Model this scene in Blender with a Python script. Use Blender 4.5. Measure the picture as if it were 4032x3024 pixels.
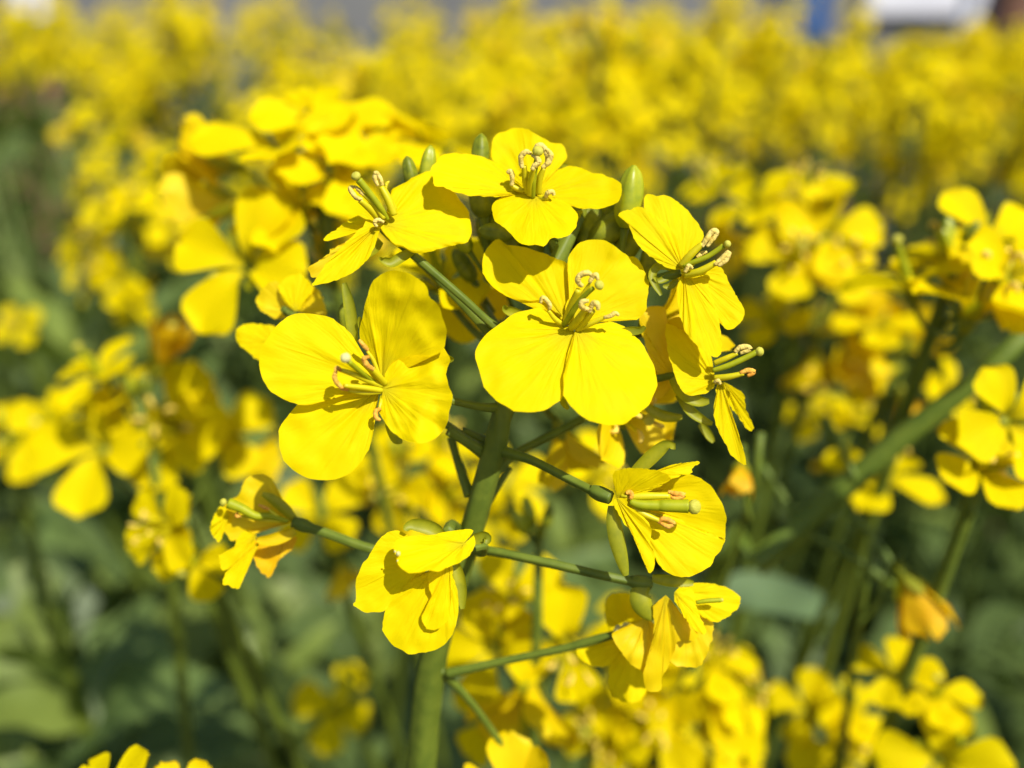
import bpy, math, random
from mathutils import Vector, Matrix, Quaternion, noise

# ------------------------------------------------------------------ scene, camera, light
for o in list(bpy.data.objects):
    bpy.data.objects.remove(o, do_unlink=True)
SC = bpy.context.scene
COL = SC.collection
RND = random.Random(11)
MM = 0.001
PITCH = math.radians(22.0)
HFOV = math.radians(66.0)
CAM = Vector((0.0, 0.0, 1050.0))            # millimetres; the field stands about a metre tall
FWD = Vector((0, math.cos(PITCH), -math.sin(PITCH)))
UP = Vector((0, math.sin(PITCH), math.cos(PITCH)))
RT = Vector((1, 0, 0))
FPX = 2016.0 / math.tan(HFOV / 2)

cam_data = bpy.data.cameras.new("camera")
cam = bpy.data.objects.new("camera", cam_data)
COL.objects.link(cam)
cam.location = CAM * MM
cam.rotation_euler = (math.pi / 2 - PITCH, 0, 0)
cam_data.sensor_width = 36.0
cam_data.lens = 18.0 / math.tan(HFOV / 2)
cam_data.clip_start = 0.005
cam_data.clip_end = 200.0
cam_data.dof.use_dof = True
cam_data.dof.focus_distance = 0.0875
cam_data.dof.aperture_fstop = cam_data.lens / 3.25
SC.camera = cam

# direction towards the sun, from the shadows the stigmas and petals cast
sun_cam = Vector((0.40, 0.55, 0.73)).normalized()
TO_SUN = (RT * sun_cam.x + UP * sun_cam.y - FWD * sun_cam.z).normalized()
SUN_EL = math.asin(TO_SUN.z)
SUN_AZ = math.atan2(TO_SUN.x, TO_SUN.y)
world = bpy.data.worlds.new("World")
SC.world = world
world.use_nodes = True
wn = world.node_tree
wn.nodes.clear()
sky = wn.nodes.new("ShaderNodeTexSky")
sky.sky_type = 'NISHITA'
sky.sun_disc = False
sky.sun_elevation = SUN_EL
sky.sun_rotation = SUN_AZ
bg = wn.nodes.new("ShaderNodeBackground")
bg.inputs[1].default_value = 0.10
wo = wn.nodes.new("ShaderNodeOutputWorld")
wn.links.new(sky.outputs[0], bg.inputs[0])
wn.links.new(bg.outputs[0], wo.inputs[0])
sd = bpy.data.lights.new("sun", 'SUN')
sd.energy = 4.7
sd.angle = math.radians(0.55)
sd.color = (1.0, 0.955, 0.88)
sun = bpy.data.objects.new("sun", sd)
COL.objects.link(sun)
sun.rotation_euler = TO_SUN.to_track_quat('Z', 'Y').to_euler()
sun.location = (1, -1, 4)
SC.view_settings.view_transform = 'Standard'
SC.view_settings.look = 'None'
SC.view_settings.exposure = 0.33
SC.view_settings.gamma = 1.0
SC.view_settings.use_curve_mapping = False
SC.render.engine = 'CYCLES'
SC.cycles.use_denoising = True
SC.cycles.max_bounces = 10
SC.cycles.diffuse_bounces = 6
SC.cycles.transmission_bounces = 6

# ------------------------------------------------------------------ helpers
def W(px, py, d):
    """point seen at full-resolution pixel (px,py) of the photograph, d mm along the view axis"""
    return CAM + RT * ((px - 2016.0) / FPX * d) + UP * (-(py - 1512.0) / FPX * d) + FWD * d

CR = {'1': (1600, 450, 2.4578), '2': (1150, 500, 2.765), '3': (1800, 900, 2.0733), '4': (900, 1000, 1.8032),
      '5': (2350, 700, 1.3829), '6': (2250, 1700, 2.37), '7': (2250, 2200, 3.0157), '8': (1300, 1950, 2.37),
      '9': (700, 1800, 2.7657), 'g': (0, 0, 0.54861)}

def Z(c, p):
    ox, oy, s = CR[c]
    return (ox + p[0] / s, oy + p[1] / s) + tuple(p[2:])

def catmull(P, n, closed=False):
    """n points evenly spread by arc length along a smooth curve through P (tuples of any size)"""
    P = [tuple(p) for p in P]
    m = len(P)
    out = []
    segs = m if closed else m - 1
    for i in range(segs):
        p0 = P[(i - 1) % m] if closed or i > 0 else P[0]
        p1 = P[i]
        p2 = P[(i + 1) % m]
        p3 = P[(i + 2) % m] if closed or i + 2 < m else P[-1]
        for k in range(8):
            t = k / 8
            out.append(tuple(0.5 * (2 * b + (c - a) * t + (2 * a - 5 * b + 4 * c - e) * t * t + (3 * b - a - 3 * c + e) * t ** 3)
                             for a, b, c, e in zip(p0, p1, p2, p3)))
    if not closed:
        out.append(P[-1])
    L = [0.0]
    for a, b in zip(out[:-1], out[1:]):
        L.append(L[-1] + math.dist(a, b))
    res = []
    j = 0
    for i in range(n):
        t = L[-1] * i / (n - 1)
        while j < len(L) - 2 and L[j + 1] < t:
            j += 1
        f = (t - L[j]) / max(1e-9, L[j + 1] - L[j])
        f = min(1, max(0, f))
        res.append(tuple(a + (b - a) * f for a, b in zip(out[j], out[j + 1])))
    return res

def mesh(name, verts, faces, mats, uvs=None, fmat=None, smooth=True):
    me = bpy.data.meshes.new(name)
    me.from_pydata([v * MM for v in verts], [], faces)
    for m in (mats if isinstance(mats, (list, tuple)) else [mats]):
        me.materials.append(m)
    if smooth:
        me.polygons.foreach_set('use_smooth', [True] * len(me.polygons))
    if fmat:
        me.polygons.foreach_set('material_index', fmat)
    if uvs:
        lay = me.uv_layers.new(name='uv')
        for lp in me.loops:
            lay.data[lp.index].uv = uvs[lp.vertex_index]
    me.update()
    return me

def link(name, data, parent=None, loc=None, rot=None, scale=None):
    o = bpy.data.objects.new(name, data)
    COL.objects.link(o)
    if parent is not None:
        o.parent = parent
    if loc is not None:
        o.location = loc
    if rot is not None:
        o.rotation_mode = 'QUATERNION'
        o.rotation_quaternion = rot
    if scale is not None:
        o.scale = (scale,) * 3 if not isinstance(scale, (tuple, list)) else scale
    return o

WORLD = {}
def place(name, verts, faces, mats, parent, origin, uvs=None, fmat=None, smooth=True):
    """a mesh given in world mm, with its origin at `origin` and under `parent` (unrotated parents)"""
    me = mesh(name, [v - origin for v in verts], faces, mats, uvs, fmat, smooth)
    po = WORLD.get(parent.name, Vector((0, 0, 0))) if parent is not None else Vector((0, 0, 0))
    o = link(name, me, parent, (origin - po) * MM)
    WORLD[o.name] = origin.copy()
    return o

def thing(name, label, cat, origin, group=None):
    o = link(name, None, None, origin * MM)
    o.empty_display_size = 0.02
    o['label'] = label
    o['category'] = cat
    if group:
        o['group'] = group
    WORLD[o.name] = origin.copy()
    return o

class MB:
    def __init__(s):
        s.v, s.f, s.m, s.uv = [], [], [], []
    def add(s, v, f, mi=0, uv=None):
        n = len(s.v)
        s.v += v
        s.f += [tuple(i + n for i in q) for q in f]
        s.m += [mi] * len(f)
        s.uv += uv if uv else [(0, 0)] * len(v)
        return s

def tube(path, radii, k=8, n=None, rough=0.0, seed=0, ridge=0.0):
    """closed tube along world-mm path"""
    n = n or max(4, len(path) * 3)
    P = catmull([tuple(p) + (r,) for p, r in zip(path, radii)], n)
    pts = [Vector(p[:3]) for p in P]
    R = [p[3] for p in P]
    v, f, uv = [], [], []
    ref = Vector((0.3, 0.2, 0.93))
    for i, p in enumerate(pts):
        t = (pts[min(n - 1, i + 1)] - pts[max(0, i - 1)])
        t = t.normalized() if t.length > 1e-9 else Vector((0, 0, 1))
        a = t.cross(ref)
        if a.length < 1e-3:
            a = t.cross(Vector((1, 0, 0)))
        a.normalize()
        b = t.cross(a)
        for j in range(k):
            an = 2 * math.pi * j / k
            r = R[i]
            if ridge:
                r *= 1 + ridge * math.cos(5 * an + .5)
            if rough:
                r *= 1 + rough * noise.noise(Vector((i * .55 + seed, j * .9, seed * 3.1)))
            v.append(p + a * (math.cos(an) * r) + b * (math.sin(an) * r))
            uv.append((j / k, i / n))
    for i in range(n - 1):
        for j in range(k):
            f.append((i * k + j, i * k + (j + 1) % k, (i + 1) * k + (j + 1) % k, (i + 1) * k + j))
    v.append(pts[0]); uv.append((0, 0))
    v.append(pts[-1]); uv.append((0, 1))
    c0, c1 = len(v) - 2, len(v) - 1
    for j in range(k):
        f.append((c0, (j + 1) % k, j))
        f.append((c1, (n - 1) * k + j, (n - 1) * k + (j + 1) % k))
    return v, f, uv

# ------------------------------------------------------------------ materials
def nt(name):
    m = bpy.data.materials.new(name)
    m.use_nodes = True
    t = m.node_tree
    t.nodes.clear()
    return m, t, t.nodes.new("ShaderNodeOutputMaterial")

def leafy(name, col, col2, trans, tcol, rough=0.5, gloss=0.04, vein=None, nscale=300.0, hue=0.0, bump=0.0, objvar=0.0):
    """thin plant tissue: reflects one colour, lets another through, with mottling and a faint sheen"""
    m, t, out = nt(name)
    N, L = t.nodes, t.links
    tc = N.new("ShaderNodeTexCoord")
    nz = N.new("ShaderNodeTexNoise"); nz.inputs['Scale'].default_value = nscale; nz.inputs['Detail'].default_value = 4
    L.new(tc.outputs['Object'], nz.inputs['Vector'])
    cr = N.new("ShaderNodeMapRange"); cr.inputs[1].default_value = 0.35; cr.inputs[2].default_value = 0.65
    L.new(nz.outputs['Fac'], cr.inputs[0])
    mix = N.new("ShaderNodeMix"); mix.data_type = 'RGBA'
    mix.inputs[6].default_value = (*col, 1); mix.inputs[7].default_value = (*col2, 1)
    L.new(cr.outputs[0], mix.inputs[0])
    c = mix.outputs[2]
    bumpsrc = nz.outputs['Fac']
    if vein:
        # veins fan out from the claw: uv.x runs across the petal, uv.y from claw to rim
        mp = N.new("ShaderNodeMapping"); mp.inputs['Scale'].default_value = (26, 2.2, 1)
        L.new(tc.outputs['UV'], mp.inputs[0])
        vn = N.new("ShaderNodeTexNoise"); vn.inputs['Scale'].default_value = 1.0; vn.inputs['Detail'].default_value = 5; vn.inputs['Distortion'].default_value = 0.6
        L.new(mp.outputs[0], vn.inputs['Vector'])
        vr = N.new("ShaderNodeMapRange"); vr.inputs[1].default_value = 0.42; vr.inputs[2].default_value = 0.30
        L.new(vn.outputs['Fac'], vr.inputs[0])
        sp = N.new("ShaderNodeSeparateXYZ"); L.new(tc.outputs['UV'], sp.inputs[0])
        fade = N.new("ShaderNodeMapRange"); fade.inputs[1].default_value = 0.95; fade.inputs[2].default_value = 0.15
        fade.inputs[3].default_value = 0.05; fade.inputs[4].default_value = 0.62
        L.new(sp.outputs[1], fade.inputs[0])
        mu = N.new("ShaderNodeMath"); mu.operation = 'MULTIPLY'
        L.new(vr.outputs[0], mu.inputs[0]); L.new(fade.outputs[0], mu.inputs[1])
        mv = N.new("ShaderNodeMix"); mv.data_type = 'RGBA'
        mv.inputs[7].default_value = (*vein, 1)
        L.new(mu.outputs[0], mv.inputs[0]); L.new(c, mv.inputs[6])
        c = mv.outputs[2]
        # green-yellow claw
        cl = N.new("ShaderNodeMapRange"); cl.inputs[1].default_value = 0.30; cl.inputs[2].default_value = 0.02
        cl.inputs[4].default_value = 0.7
        L.new(sp.outputs[1], cl.inputs[0])
        mc = N.new("ShaderNodeMix"); mc.data_type = 'RGBA'
        mc.inputs[7].default_value = (0.62, 0.55, 0.015, 1)
        L.new(cl.outputs[0], mc.inputs[0]); L.new(c, mc.inputs[6])
        c = mc.outputs[2]
        bumpsrc = vn.outputs['Fac']
    if objvar:
        oi = N.new("ShaderNodeObjectInfo")
        r1 = N.new("ShaderNodeMapRange"); r1.inputs[3].default_value = 1 - objvar; r1.inputs[4].default_value = 1 + objvar
        L.new(oi.outputs['Random'], r1.inputs[0])
        hs = N.new("ShaderNodeHueSaturation"); L.new(r1.outputs[0], hs.inputs['Value'])
        L.new(c, hs.inputs['Color'])
        c = hs.outputs[0]
    df = N.new("ShaderNodeBsdfDiffuse"); tr = N.new("ShaderNodeBsdfTranslucent")
    L.new(c, df.inputs[0])
    tm = N.new("ShaderNodeMix"); tm.data_type = 'RGBA'; tm.blend_type = 'MULTIPLY'; tm.inputs[0].default_value = 1
    tm.inputs[7].default_value = (*tcol, 1)
    L.new(c, tm.inputs[6]); L.new(tm.outputs[2], tr.inputs[0])
    ms = N.new("ShaderNodeMixShader"); ms.inputs[0].default_value = trans
    L.new(df.outputs[0], ms.inputs[1]); L.new(tr.outputs[0], ms.inputs[2])
    gl = N.new("ShaderNodeBsdfGlossy"); gl.inputs['Roughness'].default_value = rough
    m2 = N.new("ShaderNodeMixShader"); m2.inputs[0].default_value = gloss
    L.new(ms.outputs[0], m2.inputs[1]); L.new(gl.outputs[0], m2.inputs[2])
    if bump:
        b = N.new("ShaderNodeBump"); b.inputs['Strength'].default_value = bump; b.inputs['Distance'].default_value = 0.0002
        L.new(bumpsrc, b.inputs['Height'])
        L.new(b.outputs[0], df.inputs['Normal']); L.new(b.outputs[0], gl.inputs['Normal'])
    L.new(m2.outputs[0], out.inputs[0])
    return m

def solid(name, col, col2, rough=0.6, nscale=400.0, bump=0.3, spec=0.3, dist=0.0002, sss=0.0):
    m, t, out = nt(name)
    N, L = t.nodes, t.links
    tc = N.new("ShaderNodeTexCoord")
    nz = N.new("ShaderNodeTexNoise"); nz.inputs['Scale'].default_value = nscale; nz.inputs['Detail'].default_value = 5
    L.new(tc.outputs['Object'], nz.inputs['Vector'])
    cr = N.new("ShaderNodeMapRange"); cr.inputs[1].default_value = 0.35; cr.inputs[2].default_value = 0.65
    L.new(nz.outputs['Fac'], cr.inputs[0])
    mix = N.new("ShaderNodeMix"); mix.data_type = 'RGBA'
    mix.inputs[6].default_value = (*col, 1); mix.inputs[7].default_value = (*col2, 1)
    L.new(cr.outputs[0], mix.inputs[0])
    p = N.new("ShaderNodeBsdfPrincipled")
    p.inputs['Roughness'].default_value = rough
    p.inputs['Specular IOR Level'].default_value = spec
    L.new(mix.outputs[2], p.inputs['Base Color'])
    if sss:
        p.inputs['Subsurface Weight'].default_value = sss
        p.inputs['Subsurface Radius'].default_value = (0.6, 0.5, 0.1)
        p.inputs['Subsurface Scale'].default_value = 0.001
    b = N.new("ShaderNodeBump"); b.inputs['Strength'].default_value = bump; b.inputs['Distance'].default_value = dist
    L.new(nz.outputs['Fac'], b.inputs['Height']); L.new(b.outputs[0], p.inputs['Normal'])
    L.new(p.outputs[0], out.inputs[0])
    return m

Y1, Y2 = (0.88, 0.71, 0.0008), (0.86, 0.68, 0.0008)
M_PETAL = leafy("petal_yellow", Y1, Y2, 0.38, (1.0, 0.96, 0.2), 0.6, 0.003, (0.70, 0.47, 0.001), 260, bump=0.9, objvar=0.03)
M_OLD_SHADE = leafy("petal_ageing_and_shaded", (0.87, 0.665, 0.001), (0.85, 0.61, 0.001), 0.36, (1.0, 0.9, 0.2), 0.5, 0.015, (0.62, 0.30, 0.002), 260, bump=0.5, objvar=0.04)  # deeper yellow for ageing petals, also painted on petals that lie in shade
M_ORANGE = leafy("petal_withering", (0.86, 0.55, 0.002), (0.80, 0.43, 0.002), 0.32, (1.0, 0.85, 0.2), 0.5, 0.015, (0.5, 0.2, 0.002), 260, bump=0.5, objvar=0.05)
M_SEPAL = leafy("sepal_green", (0.42, 0.42, 0.010), (0.28, 0.31, 0.010), 0.42, (1.0, 1.0, 0.3), 0.5, 0.025, None, 600, bump=0.2)
M_BUD = leafy("bud_green", (0.30, 0.33, 0.012), (0.17, 0.21, 0.012), 0.25, (1.0, 1.0, 0.3), 0.5, 0.03, None, 900, bump=0.3)
M_BUDY = leafy("bud_yellow", (0.50, 0.52, 0.01), (0.36, 0.42, 0.012), 0.3, (1.0, 1.0, 0.3), 0.4, 0.04, None, 700, bump=0.3)
M_STEM = solid("stem_green", (0.135, 0.175, 0.018), (0.095, 0.135, 0.014), 0.5, 500, 0.35, 0.22)
M_STEMD = solid("stem_far", (0.11, 0.15, 0.025), (0.08, 0.12, 0.02), 0.5, 300, 0.2, 0.3)
M_FIL = leafy("filament_yellow", (0.80, 0.70, 0.008), (0.70, 0.63, 0.008), 0.3, (1, 1, 0.4), 0.4, 0.03, None, 900, bump=0.1)
M_PIST = leafy("pistil_green", (0.48, 0.50, 0.008), (0.38, 0.42, 0.008), 0.3, (1, 1, 0.4), 0.5, 0.02, None, 900, bump=0.1)
M_STIG = leafy("stigma_pale", (0.66, 0.62, 0.08), (0.60, 0.57, 0.06), 0.3, (1, 1, 0.6), 0.6, 0.02, None, 2500, bump=0.6)
M_STIGW = leafy("stigma_cream", (0.74, 0.70, 0.30), (0.68, 0.64, 0.25), 0.2, (1, 1, 0.7), 0.6, 0.02, None, 2500, bump=0.6)
M_ANTH = solid("anther_cream", (0.76, 0.60, 0.17), (0.66, 0.49, 0.09), 0.9, 1800, 0.9, 0.1, 0.0003)
M_ANTHO = solid("anther_orange", (0.82, 0.46, 0.07), (0.66, 0.28, 0.03), 0.9, 1800, 0.9, 0.1, 0.0003)
M_ANTHY = solid("anther_soft_yellow", (0.84, 0.64, 0.12), (0.74, 0.50, 0.06), 0.9, 1800, 0.5, 0.1, 0.0002)
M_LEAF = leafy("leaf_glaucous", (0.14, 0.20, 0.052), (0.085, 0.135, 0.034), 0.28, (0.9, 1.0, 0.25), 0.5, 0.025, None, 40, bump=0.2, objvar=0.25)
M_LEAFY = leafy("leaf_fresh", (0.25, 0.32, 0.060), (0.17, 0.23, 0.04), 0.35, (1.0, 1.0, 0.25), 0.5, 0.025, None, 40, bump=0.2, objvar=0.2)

# ------------------------------------------------------------------ the setting
def ground():
    v, f = [], []
    n = 60
    xs = [-60000 + 120000 * (i / n) for i in range(n + 1)]
    def warp(t):
        return math.copysign(abs(t) ** 2.2, t)
    for j in range(n + 1):
        for i in range(n + 1):
            x = 60000 * warp(2 * i / n - 1)
            y = 1500 + 60000 * warp(2 * j / n - 1)
            z = 14 * noise.noise(Vector((x / 220, y / 220, 0))) + 6 * noise.noise(Vector((x / 60, y / 60, 4)))
            v.append(Vector((x, y, z)))
    for j in range(n):
        for i in range(n):
            a = j * (n + 1) + i
            f.append((a, a + 1, a + n + 2, a + n + 1))
    m = solid("soil", (0.075, 0.050, 0.034), (0.045, 0.030, 0.022), 0.95, 28, 0.9, 0.1, 0.01)
    o = place("ground", v, f, m, None, Vector((0, 0, 0)))
    o['kind'] = 'structure'
ground()

def box(x0, x1, y0, y1, z0, z1):
    v = [Vector((x, y, z)) for z in (z0, z1) for y in (y0, y1) for x in (x0, x1)]
    f = [(0, 2, 3, 1), (4, 5, 7, 6), (0, 1, 5, 4), (2, 6, 7, 3), (0, 4, 6, 2), (1, 3, 7, 5)]
    return v, f

# far side of the field: only soft shapes at the top of the frame
M_WALL = solid("render_pale", (0.22, 0.22, 0.21), (0.17, 0.17, 0.165), 0.9, 1.5, 0.2, 0.1, 0.004)
M_WHITE = solid("paint_white", (0.78, 0.78, 0.80), (0.70, 0.70, 0.74), 0.6, 4, 0.1, 0.3, 0.002)
M_BLUE = solid("paint_blue", (0.02, 0.11, 0.34), (0.015, 0.085, 0.27), 0.5, 4, 0.1, 0.3, 0.002)
M_DARK = solid("door_dark", (0.03, 0.025, 0.04), (0.02, 0.018, 0.03), 0.5, 4, 0.1, 0.3, 0.002)
M_BROWN = solid("wood_brown", (0.20, 0.10, 0.06), (0.14, 0.07, 0.045), 0.7, 6, 0.2, 0.2, 0.002)
M_BRICK = solid("brick_pink", (0.38, 0.20, 0.13), (0.30, 0.15, 0.10), 0.85, 8, 0.3, 0.1, 0.004)

def px2y(px, py, y):
    """where the line of sight of a pixel meets the upright plane at distance y"""
    r = W(px, py, 100.0) - CAM
    return CAM + r * (y / r.y)

def slab(name, x0, x1, z0, z1, y0, y1, mat, parent, origin):
    v, f = box(x0, x1, y0, y1, z0, z1)
    return place(name, v, f, mat, parent, origin, smooth=False)

def backdrop():
    y = 5200.0
    o = Vector((0, y, 0))
    b = thing("building", "long pale building beyond the far edge of the flowering field", "building", o)
    slab("wall", -9000, 9000, 0, 2900, y, y + 250, M_WALL, b, o)
    slab("plinth", -9000, 9000, -20, 260, y - 40, y - 2, M_BRICK, b, o)
    x0 = px2y(3060, 60, y).x; x1 = px2y(3245, 60, y).x
    slab("blue_door", x0, x1, px2y(3150, 150, y).z, 2150, y - 60, y - 6, M_BLUE, b, o)
    x0 = px2y(3385, 60, y).x; x1 = px2y(3760, 60, y).x
    slab("white_shutter", x0, x1, px2y(3500, 60, y).z, 2000, y - 55, y - 6, M_WHITE, b, o)
    x0 = px2y(3775, 60, y).x; x1 = px2y(3990, 60, y).x
    slab("dark_doorway", x0, x1, 0, 2100, y - 50, y - 6, M_DARK, b, o)
    x0 = px2y(70, 60, y).x; x1 = px2y(230, 60, y).x
    slab("white_shutter", x0, x1, px2y(160, 70, y).z, 2000, y - 55, y - 6, M_WHITE, b, o)
    # slanted white pole and a brown post standing in front of the building
    p0 = px2y(3740, 260, y - 900); p1 = px2y(3935, -260, y - 900)
    lo = p0 + (p0 - p1) * ((p0.z) / (p1.z - p0.z))
    t = MB().add(*tube([lo, p0, p1], [48, 48, 44], 10, 8)[:2])
    q = place("pole", t.v, t.f, M_WHITE, None, lo)
    q['label'] = "slanted white pole in front of the building at the far right of the field"
    q['category'] = "pole"
    p = px2y(4010, 60, y - 1000)
    v, f = box(p.x - 55, p.x + 75, p.y, p.y + 120, 0, 2300)
    q = place("post", v, f, M_BROWN, None, Vector((p.x, p.y, 0)), smooth=False)
    q['label'] = "brown upright wooden post at the right edge behind the field"
    q['category'] = "post"
    p0 = px2y(40, 200, 3600); p1 = px2y(330, 200, 3600)
    v, f = box(p0.x - 900, p1.x - 20, 3600, 3720, 0, p0.z + 40)
    q = place("low_wall", v, f, M_BRICK, None, Vector((p0.x, 3600, 0)), smooth=False)
    q['label'] = "low pinkish brown wall beyond the field at the far left"
    q['category'] = "wall"
backdrop()

# ------------------------------------------------------------------ generic flower pieces (local mm, flower axis +Z)
def petal_local(L, Wd, lift, curl, wav, seed, ncol=7, nrow=8, claw=2.2):
    """petal leaving the centre along +X"""
    v, f, uv = [], [], []
    r = random.Random(seed)
    ph = r.uniform(0, 6)
    path = [(0.9, -claw)]
    for i in range(nrow):
        s = (i + .5) / nrow
        th = 1.25 + (lift - 1.25) * min(1, s / .30) + curl * max(0, s - .3) / .7
        ds = L * 1.12 / nrow
        path.append((path[-1][0] + math.cos(th) * ds, path[-1][1] + math.sin(th) * ds))
    for i in range(nrow + 1):
        s = i / nrow
        w = Wd * 0.5 * (0.16 + 0.84 * math.sin(min(1, s * 1.02) ** 1.15 * math.pi * 0.60) ** 1.3)
        if s > 0.72:
            w *= math.sqrt(max(0.0, 1 - ((s - 0.72) / 0.285) ** 2.1))
        x, z = path[i]
        for j in range(ncol):
            t = 2 * j / (ncol - 1) - 1
            notch = -0.05 * L * max(0, s - .8) * 5 * math.exp(-(t / .25) ** 2)
            zz = z + wav * s * s * math.sin(t * 4.2 + ph) + 0.10 * Wd * (t * t) * (1 - 0.4 * s)
            v.append(Vector((x + notch - 0.04 * L * t * t * s, w * t, zz)))
            uv.append((j / (ncol - 1), s))
    for i in range(nrow):
        for j in range(ncol - 1):
            a = i * ncol + j
            f.append((a, a + 1, a + ncol + 1, a + ncol))
    return v, f, uv

def rotz(v, a):
    c, s = math.cos(a), math.sin(a)
    return [Vector((p.x * c - p.y * s, p.x * s + p.y * c, p.z)) for p in v]

PET_OPEN = [mesh("petal", *petal_local(9.2, 8.4, l, c, w, i)[:2], M_PETAL, petal_local(9.2, 8.4, l, c, w, i)[2])
            for i, (l, c, w) in enumerate([(0.20, -0.35, 0.35), (0.35, -0.5, 0.5), (0.05, -0.3, 0.5), (0.45, -0.3, 0.3)])]
PET_HALF = [mesh("petal", *petal_local(9.0, 7.6, l, c, w, i + 9)[:2], M_OLD_SHADE, petal_local(9.0, 7.6, l, c, w, i + 9)[2])
            for i, (l, c, w) in enumerate([(0.95, -0.7, 0.6), (1.1, -0.3, 0.5), (0.7, 0.2, 0.7)])]
PET_WITH = [mesh("petal", *petal_local(8.4, 6.4, l, c, w, i + 19)[:2], M_ORANGE, petal_local(8.4, 6.4, l, c, w, i + 19)[2])
            for i, (l, c, w) in enumerate([(1.15, .1, 0.9), (1.3, -0.3, 1.1), (1.05, .5, 0.8)])]

def sepal_local(a, spread=0.6):
    v, f, uv = [], [], []
    for i in range(6):
        s = i / 5
        w = 0.95 * math.sin(math.pi * (0.15 + 0.8 * s)) 
        for j in (-1, 0, 1):
            v.append(Vector((0.8 + spread * 5 * s, w * j, -2.6 + 4.6 * s * (1 - 0.5 * spread) + 0.3 * j * j)))
            uv.append(((j + 1) / 2, s))
    for i in range(5):
        for j in range(2):
            q = i * 3 + j
            f.append((q, q + 1, q + 4, q + 3))
    return rotz(v, a), f, uv

def flower_base_mesh(spread):
    b = MB()
    v, f, uv = tube([Vector((0, 0, -4.2)), Vector((0, 0, -3.0)), Vector((0, 0, -2.0))], [0.5, 1.05, 0.9], 8, 6)
    b.add(v, f, 0, uv)
    for k in range(4):
        v, f, uv = sepal_local(math.pi / 4 + k * math.pi / 2 + .1, spread)
        b.add(v, f, 0, uv)
    return mesh("flower", b.v, b.f, [M_SEPAL], b.uv)

BASE_OPEN = flower_base_mesh(0.75)
BASE_HALF = flower_base_mesh(0.45)

def stamen_mesh(L, lean, droop):
    b = MB()
    tip = Vector((1.0 + lean, 0, L - 2))
    v, f, uv = tube([Vector((0.9, 0, -2.2)), Vector((1.1 + lean * .3, 0, L * .45 - 2)), tip], [0.32, 0.34, 0.22], 6, 6)
    b.add(v, f, 0, uv)
    v, f, uv = tube([tip + Vector((-.3, 0, -.4)), tip + Vector((0.1, 0, .5)), tip + Vector((0.9, 0, .8)), tip + Vector((1.1, 0, .8 - droop))],
                    [0.22, 0.36, 0.34, 0.2], 6, 8, 0.3, 3)
    b.add(v, f, 1, uv)
    return mesh("stamen", b.v, b.f, [M_FIL, M_ANTHY], b.uv, b.m)
STAM = [stamen_mesh(7.6, .8, 1.0), stamen_mesh(7.0, 1.2, .4), stamen_mesh(4.4, 2.2, .8)]
_b = MB()
_v, _f, _u = tube([Vector((0, 0, -2.2)), Vector((0, 0, 1)), Vector((.1, 0, 3.6)), Vector((0.1, 0, 5.6))], [0.6, 0.75, 0.5, 0.42], 8, 9)
_b.add(_v, _f, 0, _u)
_v, _f, _u = tube([Vector((.1, 0, 5.5)), Vector((.1, 0, 5.8)), Vector((.1, 0, 6.4)), Vector((.1, 0, 6.7))], [0.45, 0.85, 0.8, 0.3], 8, 7)
_b.add(_v, _f, 1, _u)
PISTIL = mesh("pistil", _b.v, _b.f, [M_PIST, M_STIG], _b.uv, _b.m)

def bud_mesh(L, R, mats):
    b = MB()
    n, k = 11, 24
    v, f, uv = [], [], []
    for i in range(n + 1):
        s = i / n
        r = R * max(.02, 1 - abs(2 * s * .97 - .95) ** 2.4) ** .5 * (1 - 0.22 * s)
        for j in range(k):
            a = 2 * math.pi * j / k
            rr = r * (1 - (0.06 + .16 * s) * abs(math.cos(2 * a)) ** 5)
            v.append(Vector((rr * math.cos(a), rr * math.sin(a), L * s)))
            uv.append((j / k, s))
    for i in range(n):
        for j in range(k):
            f.append((i * k + j, i * k + (j + 1) % k, (i + 1) * k + (j + 1) % k, (i + 1) * k + j))
    b.add(v, f, 0, uv)
    v, f, uv = tube([Vector((0, 0, -6)), Vector((0, 0, -3)), Vector((0, 0, .2))], [0.38, 0.4, 0.55], 6, 5)
    b.add(v, f, 1, uv)
    return mesh("flower_bud", b.v, b.f, mats, b.uv, b.m)
BUDS = [bud_mesh(6.0, 1.6, [M_BUD, M_STEM]), bud_mesh(7.5, 1.9, [M_BUDY, M_STEM]), bud_mesh(4.2, 1.3, [M_BUD, M_STEM])]

# whole flowers for plants whose petals the photograph no longer shows one by one
def whole_flower(seed, pets, base, mats):
    b = MB()
    r = random.Random(seed)
    for k in range(4):
        P = pets[r.randrange(len(pets))]
        vs = [p.co / MM for p in P.vertices]
        a = k * math.pi / 2 + r.uniform(-.15, .15)
        b.add(rotz(vs, a), [tuple(q.vertices) for q in P.polygons], 0, [(0.5, (v.x - .9) / 9) for v in vs])
    vs = [p.co / MM for p in base.vertices]
    b.add(vs, [tuple(q.vertices) for q in base.polygons], 1)
    for k in range(4):
        v, f, uv = tube([Vector((1.2, 0, 3.4)), Vector((1.6, 0, 5.2))], [0.5, 0.55], 5, 4)
        b.add(rotz(v, k * 1.57 + .7), f, 2)
    v, f, uv = tube([Vector((0, 0, -1.5)), Vector((0, 0, 5.2))], [0.55, 0.45], 5, 4)
    b.add(v, f, 1)
    return mesh("flower", b.v, b.f, mats, b.uv, b.m)
WHOLE = [whole_flower(s, PET_OPEN, BASE_OPEN, [M_PETAL, M_SEPAL, M_FIL]) for s in (1, 2, 3, 4)]
WHOLE += [whole_flower(5, PET_HALF, BASE_HALF, [M_OLD_SHADE, M_SEPAL, M_FIL])]

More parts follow.
